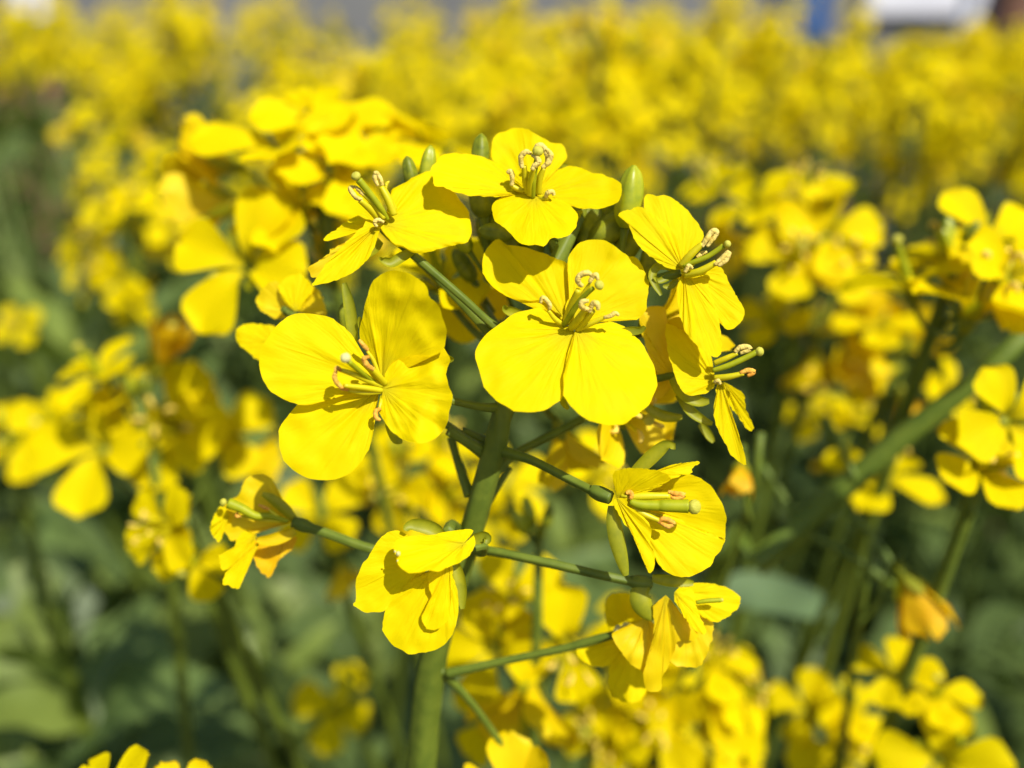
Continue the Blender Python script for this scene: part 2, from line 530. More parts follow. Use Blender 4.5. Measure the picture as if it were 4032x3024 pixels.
# leaf: lanceolate, wavy, folded along the midrib; length 1 (scaled), along +X
def leaf_mesh(L, Wd, seed, mat, lobes=0.0, droop=0.25):
    v, f, uv = [], [], []
    n, m = 14, 7
    for i in range(n + 1):
        s = i / n
        w = Wd * .5 * (math.sin(math.pi * (s * .97 + .03)) ** 0.7) * (1.15 - .35 * s) * (1 + lobes * math.sin(s * 19 + seed))
        for j in range(m):
            t = 2 * j / (m - 1) - 1
            z = -droop * L * s * s + 0.10 * L * math.sin(s * 2.4) + .22 * abs(t) * w + .05 * Wd * math.sin(s * 14 + 3 * t + seed) * abs(t)
            v.append(Vector((L * s, w * t, z)))
            uv.append((j / (m - 1), s))
    for i in range(n):
        for j in range(m - 1):
            a = i * m + j
            f.append((a, a + 1, a + m + 1, a + m))
    return v, f, uv
def leaf_data(*a):
    v, f, uv = leaf_mesh(*a)
    return mesh("leaf", v, f, a[3], uv)
LEAVES_F = None
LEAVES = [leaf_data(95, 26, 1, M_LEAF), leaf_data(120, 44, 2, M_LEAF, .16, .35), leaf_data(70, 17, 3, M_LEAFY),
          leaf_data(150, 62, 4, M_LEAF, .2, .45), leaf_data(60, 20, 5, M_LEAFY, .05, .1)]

LEAVES_F = [leaf_data(70, 20, 11, M_LEAFY, .05, .15), leaf_data(88, 30, 12, M_LEAFY, .14, .25), leaf_data(60, 15, 13, M_LEAFY, 0, .1), leaf_data(80, 36, 14, M_LEAF, .2, .3)]

def face_quat(axis, roll):
    axis = axis.normalized()
    return axis.to_track_quat('Z', 'Y') @ Quaternion((0, 0, 1), roll)

def detailed_flower(parent, pos, axis, size=1.0, kind='open', roll=None, plain=False):
    """flower (pedicel and calyx) with its own petals, stamens and pistil; pos in world mm"""
    roll = RND.uniform(0, 6.28) if roll is None else roll
    q = face_quat(axis, roll)
    base = BASE_OPEN if kind == 'open' else BASE_HALF
    po = WORLD[parent.name]
    fl = link("flower", base, parent, (pos - po) * MM, q, size)
    pets = {'open': PET_OPEN, 'half': PET_HALF, 'with': PET_WITH}[kind]
    for k in range(4):
        a = k * math.pi / 2 + RND.uniform(-.18, .18)
        link("petal", RND.choice(pets), fl, None, Quaternion((0, 0, 1), a), RND.uniform(.92, 1.08))
    if kind != 'with' and not plain and RND.random() < .35:
        for k in range(4):
            link("stamen", STAM[RND.randrange(2)], fl, None, Quaternion((0, 0, 1), k * math.pi / 2 + .6 + RND.uniform(-.2, .2)))
        for k in range(2):
            link("stamen", STAM[2], fl, None, Quaternion((0, 0, 1), k * math.pi + RND.uniform(-.2, .2)))
    if kind == 'with' or (not plain and RND.random() < .35):
        link("pistil", PISTIL, fl, None, Quaternion((0, 0, 1), RND.uniform(0, 6)))
    return q

def pedicel_pts(a, b, sag=0.12):
    m = (a + b) * .5
    L = (b - a).length
    return [a, m + Vector((0, 0, -sag * L)), b]

def ground_under(p):
    return Vector((p.x, p.y, 0))

def mid_plant(label, centre, flowers, size=1.0, group=None, buds=6, cat="flowering plant", lean=None, stem_r=1.3, leaves=3, top_h=4, stem_px=None, far=1.0, prune=7.5, plain=False):
    """a plant whose head the photograph shows softly: flowers given at their pixels
    centre=(gx,gy,d) in display coordinates; flowers: (gx,gy,dd[,kind[,size]])"""
    cx, cy, cd = centre
    cd *= far
    kept = []
    for fl in flowers:
        if all(math.hypot(fl[0] - k[0], fl[1] - k[1]) / .54861 / FPX * cd > prune for k in kept):
            kept.append(fl)
    flowers = kept
    C = W(cx / .54861, cy / .54861, cd)
    foot = ground_under(C + (lean or Vector((RND.uniform(-160, 160), RND.uniform(120, 330), 0))))
    foot.z = -5
    t = thing("rape_plant", label, cat, foot, group)
    top = C + Vector((0, 0, top_h))
    path = [foot, foot.lerp(C, .5) + Vector((RND.uniform(-15, 15), RND.uniform(-15, 15), 0)), C.lerp(foot, .06) - Vector((0, 0, 6)), C, top]
    b = MB()
    v, f, uv = tube(path, [3.2, 2.2, stem_r, stem_r * .8, .7], 10, 60)
    b.add(v, f, 0, uv)
    for fl in flowers:
        gx, gy, dd = fl[:3]
        kind = fl[3] if len(fl) > 3 else 'open'
        sz = (fl[4] if len(fl) > 4 else 1.0) * size * 1.04
        pos = W(gx / .54861, gy / .54861, cd + dd)
        off = pos - C
        ax = off.normalized() * .7 + Vector((0, 0, .55)) - FWD * .55
        if len(fl) > 5:
            c = fl[5]
            ax = RT * c[0] + UP * c[1] - FWD * c[2]
        elif kind != 'open':
            ax = off.normalized() + Vector((0, 0, -.2)) - FWD * .3
        detailed_flower(t, pos, ax, sz, kind, None, plain)
        axn = ax.normalized()
        a = pos - axn * (3.6 * sz)
        s = C.lerp(C - Vector((0, 0, 30)), min(1, max(0, (C.z - pos.z) / 30 + .35)))
        v, f, uv = tube([s, s.lerp(a, .5) + Vector((0, 0, -1.5)), a - axn * 1.5, a], [.6, .5, .5, .5], 6, 10)
        b.add(v, f, 0, uv)
    place("stem", b.v, b.f, M_STEM, t, foot, b.uv)
    for k in range(buds):
        a = k * 2.4
        rr = 2.0 + .9 * math.sqrt(k)
        ax = Vector((math.cos(a) * rr, math.sin(a) * rr, 9 - k * .5))
        link("flower_bud", BUDS[k % 3], t, (top - Vector((0, 0, 3)) + ax * .5 - foot) * MM, face_quat(ax, a), RND.uniform(.55, .75))
    for k in range(leaves):
        h = RND.uniform(.25, .82)
        p = foot.lerp(C, h)
        ax = Quaternion((0, 0, 1), RND.uniform(0, 6.28)) @ Quaternion((0, 1, 0), RND.uniform(-.9, -.1))
        link("leaf", RND.choice(LEAVES[:4]), t, (p - foot) * MM, ax, RND.uniform(.8, 1.2))
    return t

# ------------------------------------------------------------------ the plant in focus
D0 = 88.0
hero_foot = Vector((W(1600, 3024, 120).x - 25, W(1600, 3024, 120).y + 10, -5))
HERO = thing("rape_plant", "sharp yellow flower head with several open blooms in the centre foreground", "flowering plant", hero_foot)

def gW(x, y, d):
    return W(x / .54861, y / .54861, d)

STEM = [(910, 1700, 112, 2.3), (918, 1560, 108, 2.2), (935, 1420, 104, 2.0), (968, 1310, 101, 1.8), (1003, 1200, 98.5, 1.6), (1035, 1090, 96, 1.55),
        (1062, 990, 94, 1.5), (1088, 885, 92.5, 1.35), (1120, 760, 92, 1.2), (1165, 640, 92, 1.1), (1215, 540, 93, 1.0), (1250, 470, 94, .8)]
def stem_build():
    b = MB()
    pts = [gW(x, y, d) for x, y, d, r in STEM]
    rad = [r for *_, r in STEM]
    p0 = pts[0]
    low = [hero_foot.lerp(p0, q) for q in (0, .2, .4, .6, .75, .86, .93, .97)]
    pts = low + pts
    rad = [5.0, 4.6, 4.1, 3.6, 3.1, 2.7, 2.4, 2.25] + [q * .93 for q in rad]
    v, f, uv = tube(pts, rad, 20, 420, 0.03, 0, .05)
    b.add(v, f, 0, uv)
    place("stem", b.v, b.f, M_STEM, HERO, hero_foot, b.uv)
stem_build()

def traced_petal(parent, crop, base, outline, d, a=0., b=-1., c=0., ruf=.35, fold=0., mat=None, seed=0, curl=0., axis=None, n=72, rings=16):
    """petal sheet: rim traced as the photograph shows it, its depth a tilted, cupped and ruffled surface.
    a,b: mm of depth per 100 px to the right / down, c: cupping, fold: crease along the axis"""
    B = Z(crop, base)
    O = catmull([Z(crop, p) for p in outline], n)
    O = [(p[0] + 5.5 * noise.noise(Vector((i * .33, seed, 0))) + 2.6 * noise.noise(Vector((i * .9, seed, 3))),
          p[1] + 5.5 * noise.noise(Vector((i * .33, seed, 7))) + 2.6 * noise.noise(Vector((i * .9, seed, 5)))) for i, p in enumerate(O)]
    rc = random.Random(int(seed * 10) + 3)
    creases = [(rc.uniform(.12, .88), rc.uniform(.016, .045), rc.uniform(-.32, .32), rc.uniform(.55, 1.0)) for _ in range(6)]
    cxm = sum(p[0] for p in O) / n - B[0]
    cym = sum(p[1] for p in O) / n - B[1]
    if axis:
        q = Z(crop, axis); cxm, cym = q[0] - B[0], q[1] - B[1]
    al = math.hypot(cxm, cym) or 1
    ux, uy = cxm / al, cym / al
    rmax = max(math.hypot(p[0] - B[0], p[1] - B[1]) for p in O)
    v, uv, f = [], [], []
    for j in range(rings + 1):
        s = (j / rings) ** .85
        for i, p in enumerate(O):
            dx, dy = (p[0] - B[0]) * s, (p[1] - B[1]) * s
            lat = (-uy * dx + ux * dy) / 100
            r = math.hypot(dx, dy) / 100
            z = d + a * dx / 100 + b * dy / 100 + c * r * r - fold * abs(lat) * (1 if fold > 0 else 1)
            w = r * 100 / rmax
            z += ruf * w * w * noise.noise(Vector((dx / 95 + seed * 7.3, dy / 95, seed))) * 1.6
            z += ruf * .5 * w * noise.noise(Vector((dx / 45 + seed * 3.3, dy / 45, seed + 9)))
            # fine pleats that run out along the veins
            ang = math.atan2(dy, dx)
            z += .16 * w * noise.noise(Vector((ang * 5.5, seed * 3.7, w * .8))) + .07 * w * noise.noise(Vector((ang * 14, seed, w)))
            fr = i / (n - 1)
            for c0, cw, ca, cl in creases:
                z += ca * min(1.0, rmax / 420) ** 1.5 * math.exp(-((fr - c0 - .02 * math.sin(w * 4)) / cw) ** 2) * math.sin(math.pi * min(1, w / cl)) ** .8 * (1 if w < cl else 0)
            if s > .86:
                z += curl * ((s - .86) / .14) ** 2
            v.append(W(B[0] + dx, B[1] + dy, z))
            uv.append((i / (n - 1), s))
    for j in range(rings):
        for i in range(n - 1):
            q = j * n + i
            f.append((q, q + 1, q + n + 1, q + n))
    return place("petal", v, f, mat or M_PETAL, parent, W(B[0], B[1], d), uv)

def traced_tube(crop, pts, radii, k=8, n=None, rough=0, seed=0):
    return tube([W(*Z(crop, p)) for p in pts], radii, k, n, rough, seed)

def stamen(parent, crop, path, anther, rf=.34, ra=.42, mat=None, seed=0):
    """path/anther: (x,y,depth)"""
    rf *= .7
    ra *= .62
    b = MB()
    v, f, uv = traced_tube(crop, path, [rf] + [rf * 1.05] * (len(path) - 2) + [rf * .75], 8, 5 * len(path))
    b.add(v, f, 0, uv)
    n = len(anther)
    rr = [ra * .75] + [ra] * (n - 2) + [ra * .6]
    v, f, uv = traced_tube(crop, anther, rr, 10, 7 * n, .28, seed + 1.7)
    b.add(v, f, 1, uv)
    place("stamen", b.v, b.f, [M_FIL, mat or M_ANTH], parent, W(*Z(crop, path[0])), b.uv, b.m)

def pistil(parent, crop, path, stig, rs, r0=.55, r1=.42, flat=.35, mat=None):
    r0 *= .55
    r1 *= .55
    rs *= .62
    b = MB()
    n = len(path)
    rad = [r0 * .8] + [r0 + (r1 - r0) * i / (n - 1) for i in range(1, n)]
    v, f, uv = traced_tube(crop, path, rad, 10, 6 * n)
    b.add(v, f, 0, uv)
    # stigma: a flattened knob at the end of the style
    a = W(*Z(crop, path[-1])); c = W(*Z(crop, stig))
    ax = ((c - a).normalized() * .75 - FWD * .7).normalized() if (c - a).length > .05 else -FWD
    kk = 9
    ring = [(-math.cos(math.pi * q / kk), math.sin(math.pi * q / kk)) for q in range(kk + 1)]
    v, f, uv = tube([c + ax * (rs * .72 * h) for h, w in ring], [max(.02, rs * w ** .8) for h, w in ring], 16, 20, .10, 2)
    b.add(v, f, 1, uv)
    place("pistil", b.v, b.f, [M_PIST, mat or M_STIG], parent, a, b.uv, b.m)

def sepal(parent, crop, path, width, cup=.35, d=88, hook=0, mat=None, side=None):
    """boat shaped strap along traced centre line; path (x,y[,depth])"""
    width *= .56
    cup *= .6
    P = [Z(crop, p if len(p) > 2 else (p[0], p[1], d)) for p in path]
    Q = catmull([tuple(W(*p)) for p in P], 16)
    Q = [Vector(p) for p in Q]
    v, f, uv = [], [], []
    m = 7
    for i, p in enumerate(Q):
        s = i / 15
        t = (Q[min(15, i + 1)] - Q[max(0, i - 1)]).normalized()
        lat = t.cross(side if side is not None else -FWD)
        lat.normalize()
        nor = lat.cross(t)
        w = width * .5 * (math.sin(math.pi * (.14 + .80 * s)) ** .6)
        for j in range(m):
            u = 2 * j / (m - 1) - 1
            v.append(p + lat * (w * math.sin(u * 1.35)) + nor * (cup * w * 2 * (1 - math.cos(u * 1.35))))
            uv.append((j / (m - 1), s))
    for i in range(15):
        for j in range(m - 1):
            a = i * m + j
            f.append((a, a + 1, a + m + 1, a + m))
    return place("sepal", v, f, mat or M_SEPAL, parent, Q[0], uv)

def flower(crop, centre, d, pedicel, rr=1.0, ax_px=None, pr=.5, label=None):
    rr *= .62
    pr *= .9
    """flower part: pedicel (display coords x,y,d) ending in the receptacle at `centre`"""
    c = W(*Z(crop, centre), d)
    pts = [gW(*p) for p in pedicel] + [c]
    prev = pts[-2]
    dirn = (c - prev).normalized()
    pts = pts[:-1] + [c - dirn * 2.2, c - dirn * 1.0, c + dirn * .4]
    rad = [pr * 1.35] + [pr] * (len(pts) - 4) + [pr * 1.1, rr, rr * .85]
    v, f, uv = tube(pts, rad, 20, 8 * len(pts), .03, 0, .07)
    o = place("flower", v, f, M_STEM, HERO, pts[0], uv)
    if label:
        o['label'] = label
    return o

def top_flower():
    d = 91.0
    F = flower('1', (1240, 830), d + 2.0, [(1215, 560, 93), (1180, 500, 93.5)], .9, label="topmost open flower with curled cream anthers")
    base = (1240, 800)
    traced_petal(F, '1', (1235, 770), [(1150, 730), (1085, 700), (985, 600), (900, 520), (835, 440), (822, 340), (850, 215), (950, 160), (1060, 138), (1160, 140), (1270, 200), (1400, 270), (1500, 290),
                 (1553, 360), (1540, 440), (1490, 500), (1400, 565), (1330, 640), (1270, 730)], d + .4, 0, -.9, .10, .5, seed=1)
    traced_petal(F, '1', (1170, 760), [(1130, 735), (1060, 745), (1000, 765), (880, 800), (760, 798), (680, 785), (600, 788), (540, 775), (440, 740), (350, 705), (270, 688), (258, 620), (235, 540), (330, 410),
                 (430, 378), (620, 385), (760, 420), (840, 455), (930, 530), (1010, 620), (1090, 690), (1150, 740)], d, .9, -1.9, .0, .45, seed=2)
    traced_petal(F, '1', (1250, 790), [(1300, 760), (1330, 810), (1450, 830), (1570, 880), (1700, 910), (1840, 915), (1960, 890), (2050, 850), (2085, 760), (2080, 680), (2040, 640), (1960, 610), (1900, 575), (1800, 568),
                 (1720, 530), (1620, 500), (1540, 508), (1440, 560), (1330, 630), (1290, 700)], d, -.2, -1.9, .0, .5, seed=3)
    traced_petal(F, '1', (1240, 790), [(1180, 770), (1110, 735), (1000, 765), (880, 820), (832, 900), (832, 980), (870, 1040), (950, 1100), (1050, 1200), (1120, 1258), (1200, 1268), (1260, 1262), (1330, 1275), (1370, 1240),
                 (1400, 1198), (1500, 1195), (1590, 1160), (1650, 1080), (1658, 980), (1620, 920), (1560, 860), (1450, 815), (1330, 822), (1270, 810)], d - .6, 0, -2.6, .10, .5, seed=4)
    z = d - .6
    stamen(F, '1', [(1180, 770, z), (1150, 640, z - 1), (1140, 500, z - 2)], [(1120, 520, z - 2), (1108, 420, z - 2.4), (1150, 365, z - 2.6), (1210, 380, z - 2.4)], .5, .5, seed=1)
    stamen(F, '1', [(1200, 780, z - .4), (1200, 660, z - 1.6), (1235, 520, z - 3)], [(1215, 540, z - 3), (1240, 500, z - 3.1), (1280, 470, z - 3.2), (1265, 420, z - 3.2), (1215, 395, z - 3)], .5, .5, seed=2)
    stamen(F, '1', [(1280, 770, z), (1290, 640, z - 1), (1330, 520, z - 1.8)], [(1310, 520, z - 1.8), (1370, 470, z - 2), (1395, 390, z - 2.2), (1350, 335, z - 2.2)], .5, .5, seed=3)
    stamen(F, '1', [(1260, 760, z + .6), (1280, 620, z), (1360, 470, z - 1)], [(1360, 470, z - 1), (1365, 400, z - 1.2), (1330, 320, z - 1.2), (1280, 300, z - 1.3), (1245, 330, z - 1.2)], .4, .5, seed=4)
    stamen(F, '1', [(1130, 740, z), (1070, 720, z - .3), (1020, 690, z - .5)], [(1020, 690, z - .6), (1025, 610, z - .9), (1005, 550, z - 1.1), (975, 570, z - 1.1)], .4, .45, seed=5)
    stamen(F, '1', [(1290, 810, z), (1330, 815, z - .4), (1370, 810, z - .7)], [(1350, 800, z - .8), (1365, 765, z - 1.1), (1410, 750, z - 1.2), (1430, 785, z - 1.1)], .4, .45, seed=6)
    pistil(F, '1', [(1220, 800, z - .2), (1225, 660, z - 1.5), (1250, 500, z - 2.4), (1268, 400, z - 3.0)], (1272, 355, z - 3.3), 1.0, .75, .5)
    sepal(F, '1', [(1500, 1100, d + 1), (1600, 1030, d + .6), (1680, 960, d), (1705, 955, d - .4)], 2.0, .4)
    sepal(F, '1', [(1480, 560, d + 4.5), (1500, 510, d + 4.2), (1560, 496, d + 4)], 1.4, .4)
top_flower()

def centre_flower():
    d = 88.0
    F = flower('3', (900, 880), d + 3.0, [(1140, 800, 92), (1180, 740, 92.5)], 1.1, label="large central flower with two broad lower petals")
    traced_petal(F, '3', (895, 770), [(850, 740), (760, 640), (700, 592), (600, 585), (490, 578), (390, 545), (290, 475), (225, 390), (203, 300), (215, 220), (240, 170), (290, 110), (340, 82), (370, 100),
                 (405, 135), (480, 140), (570, 155), (650, 185), (740, 215), (830, 250), (900, 285), (960, 380), (985, 470), (960, 560), (920, 680)], d + 1.2, 0, -.7, .03, .45, seed=11, curl=-.5)
    traced_petal(F, '3', (920, 780), [(890, 720), (880, 640), (920, 560), (975, 465), (920, 380), (900, 300), (915, 220), (980, 130), (1085, 92), (1200, 95), (1280, 140), (1390, 220), (1450, 230), (1490, 270),
                 (1530, 350), (1568, 440), (1555, 560), (1540, 660), (1480, 735), (1440, 745), (1370, 735), (1290, 708), (1200, 685), (1100, 700), (1020, 750)], d + .6, .1, -.6, .0, .45, seed=12)
    traced_petal(F, '3', (950, 830), [(860, 790), (790, 740), (690, 648), (600, 660), (500, 680), (400, 740), (290, 820), (200, 900), (150, 1010), (150, 1080), (190, 1180), (215, 1280), (300, 1390), (400, 1450),
                 (480, 1490), (600, 1500), (700, 1490), (800, 1430), (870, 1360), (930, 1200), (970, 1050), (980, 900)], d - .2, .35, -1.8, .05, .4, seed=13)
    traced_petal(F, '3', (970, 815), [(1040, 800), (1150, 790), (1260, 755), (1340, 790), (1420, 850), (1480, 900), (1540, 990), (1590, 1080), (1620, 1180), (1632, 1290), (1600, 1370), (1550, 1450),
                 (1470, 1520), (1380, 1590), (1280, 1605), (1160, 1590), (1040, 1550), (950, 1470), (890, 1400), (865, 1340), (872, 1200), (895, 1050), (940, 900)], d - .5, .4, -1.9, .05, .4, seed=14, fold=.0)
    z = d - .2
    stamen(F, '3', [(890, 770, z), (930, 640, z - 1.4), (990, 500, z - 3)], [(1020, 470, z - 3), (985, 430, z - 3.4), (1000, 385, z - 3.6), (1060, 362, z - 3.8), (1095, 380, z - 3.8)], .62, .5, seed=7)
    stamen(F, '3', [(930, 780, z + .3), (960, 640, z - .8), (1090, 440, z - 2.6)], [(1080, 440, z - 2.7), (1110, 390, z - 2.9), (1135, 380, z - 3), (1150, 420, z - 3)], .35, .45, seed=8)
    stamen(F, '3', [(930, 810, z - .5), (1000, 730, z - 2), (1060, 640, z - 3.2)], [(1070, 660, z - 3.2), (1020, 640, z - 3.8), (1020, 600, z - 4), (1075, 590, z - 4.1)], .6, .5, seed=9)
    stamen(F, '3', [(980, 820, z - .5), (1060, 730, z - 2), (1110, 670, z - 3)], [(1080, 680, z - 3), (1110, 610, z - 3.5), (1145, 620, z - 3.6), (1150, 665, z - 3.5)], .55, .5, seed=10)
    stamen(F, '3', [(860, 780, z), (800, 740, z - .6), (745, 670, z - 1.3)], [(755, 660, z - 1.3), (750, 610, z - 1.6), (700, 565, z - 1.8), (680, 610, z - 1.8)], .4, .42, seed=11)
    stamen(F, '3', [(1000, 815, z - .6), (1100, 770, z - 1.3), (1210, 720, z - 1.8)], [(1200, 725, z - 1.9), (1250, 715, z - 2.1), (1290, 690, z - 2.2), (1320, 710, z - 2.2)], .45, .4, seed=12)
    pistil(F, '3', [(870, 790, z), (930, 700, z - 1.6), (1010, 580, z - 3), (1110, 485, z - 4.2)], (1160, 462, z - 4.6), .85, .62, .5)
    sepal(F, '3', [(560, 720, d + 3), (470, 690, d + 2.4), (400, 660, d + 1.8), (383, 625, d + 1.2)], 2.2, .5)
    sepal(F, '3', [(1300, 860, d + .8), (1400, 840, d + .4), (1490, 830, d), (1535, 800, d - .4)], 1.9, .5)
    sepal(F, '3', [(900, 1200, d + 1.5), (875, 1350, d + 1), (870, 1420, d + .3), (910, 1475, d - .4)], 1.9, .5)
centre_flower()

def left_flower():
    d = 86.0
    F = flower('4', (1120, 930), d + 2.4, [(1080, 882, 92.3), (1020, 876, 91)], 1.1, label="large left flower with wrinkled right petals and pale round stigma")
    traced_petal(F, '4', (1090, 900), [(1040, 800), (1000, 700), (935, 600), (935, 520), (960, 400), (985, 300), (1010, 220), (1060, 160), (1120, 125), (1190, 120), (1280, 140), (1360, 185), (1410, 240), (1425, 300),
                 (1470, 340), (1520, 440), (1545, 540), (1540, 620), (1520, 690), (1450, 720), (1300, 720), (1180, 760), (1120, 830)], d + 1.2, -.9, .5, -.03, .8, seed=21)
    traced_petal(F, '4', (1085, 925), [(1000, 870), (950, 760), (920, 650), (860, 560), (800, 500), (700, 445), (600, 425), (510, 420), (430, 440), (350, 500), (290, 580), (240, 650), (218, 740), (225, 830), (250, 910),
                 (310, 980), (400, 1035), (500, 1070), (600, 1065), (700, 1040), (790, 990), (900, 955), (1000, 950)], d + .4, .5, -.5, .02, .3, seed=22)
    traced_petal(F, '4', (1070, 960), [(1000, 940), (900, 930), (800, 950), (700, 1000), (600, 1030), (500, 1060), (420, 1150), (365, 1230), (358, 1330), (370, 1420), (400, 1480), (480, 1550), (560, 1590), (680, 1608), (790, 1590),
                 (880, 1540), (960, 1450), (1010, 1350), (1025, 1250), (1020, 1180), (1035, 1090), (1050, 1010)], d + 1.0, .2, -.7, .03, .35, seed=23)
    traced_petal(F, '4', (1095, 960), [(1110, 850), (1150, 790), (1250, 720), (1400, 655), (1500, 650), (1550, 700), (1570, 760), (1545, 850), (1560, 930), (1590, 990), (1575, 1100), (1555, 1190), (1520, 1260),
                 (1450, 1320), (1360, 1342), (1260, 1325), (1150, 1250), (1090, 1160), (1070, 1110), (1100, 1050), (1105, 1000)], d - .4, -.5, -.8, .03, 1.0, seed=24)
    z = d - .2
    pistil(F, '4', [(1100, 950, z + .5), (1010, 890, z - 1.2), (930, 830, z - 3), (855, 765, z - 4.6)], (830, 738, z - 5.2), .85, .4, .55, mat=M_STIGW)
    stamen(F, '4', [(1110, 920, z), (1060, 860, z - 1.4), (1010, 810, z - 2.4)], [(1030, 820, z - 2.5), (985, 790, z - 2.9), (960, 745, z - 3.2), (1000, 730, z - 3.2)], .5, .45, M_ANTHO, 13)
    stamen(F, '4', [(1090, 970, z), (960, 950, z - 1.6), (820, 935, z - 3)], [(810, 955, z - 3), (770, 915, z - 3.3), (752, 870, z - 3.5), (765, 830, z - 3.6)], .45, .42, M_ANTHO, 14)
    stamen(F, '4', [(1090, 940, z), (970, 890, z - 1.6), (880, 850, z - 2.8), (800, 825, z - 3.4)], [(800, 830, z - 3.4), (770, 810, z - 3.6), (758, 840, z - 3.7)], .42, .4, M_ANTHO, 15)
    stamen(F, '4', [(1080, 980, z), (960, 985, z - 1), (850, 970, z - 2)], [(850, 965, z - 2), (800, 950, z - 2.4), (790, 925, z - 2.6)], .4, .38, M_ANTHO, 16)
    stamen(F, '4', [(1080, 890, z), (1030, 760, z - .6), (985, 690, z - 1)], [(990, 685, z - 1), (960, 650, z - 1.2), (925, 610, z - 1.3)], .3, .4, M_ANTHO, 17)
    stamen(F, '4', [(1090, 1010, z), (1080, 1060, z - .6), (1070, 1100, z - .9)], [(1080, 1095, z - .9), (1045, 1120, z - 1.1), (1050, 1165, z - 1.2), (1080, 1180, z - 1.2)], .3, .4, M_ANTHO, 18)
    sepal(F, '4', [(1130, 1150, d + 1), (1170, 1260, d + .6), (1195, 1320, d), (1235, 1330, d - .4)], 2.3, .5)
    sepal(F, '4', [(1500, 760, d + 1.6), (1560, 750, d + 1), (1600, 750, d + .4)], 2.0, .6)
    sepal(F, '4', [(985, 600, d + 2), (945, 500, d + 1.6), (930, 445, d + 1)], 1.6, .5)
    sepal(F, '4', [(890, 640, d + 2.4), (880, 500, d + 2), (855, 340, d + 1.6), (820, 205, d + 1.4)], 2.5, .5, mat=M_SEPAL)
left_flower()

def upper_left_flower():
    d = 88.5
    F = flower('2', (1010, 1130), d + 2.0, [(1078, 712, 92), (1050, 690, 91.5), (990, 635, 90.5)], 1.0, label="upper left flower with one broad petal in part shade")
    traced_petal(F, '2', (1000, 1070), [(830, 900), (740, 950), (640, 1000), (560, 1050), (500, 1100), (420, 1150), (345, 1215), (370, 1245), (500, 1205), (600, 1180), (700, 1140), (800, 1120), (900, 1110)], d + 1.2, .2, -.3, 0, .35, seed=31)
    traced_petal(F, '2', (960, 1120), [(700, 1180), (480, 1310), (410, 1330), (405, 1370), (300, 1450), (170, 1530), (200, 1600), (240, 1640), (420, 1560), (700, 1400), (880, 1240)], d + 1.6, .2, -.2, 0, .4, seed=32, mat=M_OLD_SHADE)  # shade on this back petal is put into its colour
    traced_petal(F, '2', (930, 1080), [(870, 1020), (810, 1010), (760, 1090), (700, 1150), (620, 1220), (540, 1310), (430, 1420), (320, 1560), (240, 1680), (221, 1728), (340, 1705), (530, 1650), (700, 1560), (830, 1430),
                 (900, 1300), (940, 1180), (955, 1110)], d, .3, -.7, .0, .35, seed=33, fold=.5)
    traced_petal(F, '2', (1000, 1060), [(1060, 980), (1130, 880), (1120, 760), (1075, 690), (1200, 620), (1350, 530), (1500, 480), (1600, 520), (1680, 600), (1760, 700), (1850, 820), (1920, 920), (1940, 1020),
                 (1955, 1100), (1950, 1180), (1890, 1260), (1800, 1285), (1700, 1300), (1550, 1345), (1420, 1372), (1300, 1360), (1150, 1300), (1040, 1220), (980, 1140), (965, 1100)], d + .3, .7, -1.3, .02, .45, seed=34, curl=.3)
    z = d
    stamen(F, '2', [(1110, 960, z), (1050, 800, z - .6), (970, 650, z - 1)], [(985, 640, z - 1), (960, 560, z - 1.2), (915, 500, z - 1.4), (900, 560, z - 1.3), (935, 640, z - 1.1)], .62, .42, seed=19)
    stamen(F, '2', [(960, 1020, z), (860, 900, z - 1), (740, 800, z - 2)], [(765, 790, z - 2), (700, 770, z - 2.2), (650, 710, z - 2.3), (635, 665, z - 2.2), (690, 650, z - 2)], .6, .42, seed=20)
    stamen(F, '2', [(1000, 1000, z - .5), (880, 830, z - 1.4), (770, 730, z - 2)], [(780, 740, z - 2), (730, 690, z - 2.2), (690, 650, z - 2.3)], .4, .4, seed=21)
    stamen(F, '2', [(1130, 900, z + .5), (1060, 760, z), (1020, 680, z)], [(1020, 680, z), (1030, 620, z), (1060, 590, z)], .3, .3, M_FIL, seed=22)
    stamen(F, '2', [(980, 1060, z - .6), (950, 1050, z - .8), (920, 1040, z - 1)], [(1000, 1040, z - 1), (930, 1010, z - 1.2), (900, 1050, z - 1.2), (930, 1085, z - 1.1)], .3, .38, seed=23)
    pistil(F, '2', [(1040, 1010, z), (960, 880, z - 1.2), (850, 730, z - 2), (725, 575, z - 2.8)], (695, 535, z - 3), .85, .6, .75, .4)
    sepal(F, '2', [(960, 1230, d + 2), (860, 1330, d + 2), (800, 1420, d + 1.8)], 3.4, .5)
    sepal(F, '2', [(1320, 1350, d + 1.6), (1200, 1420, d + 1.2), (1080, 1480, d + .8), (980, 1440, d + .4), (965, 1415, d)], 2.2, .6)
upper_left_flower()

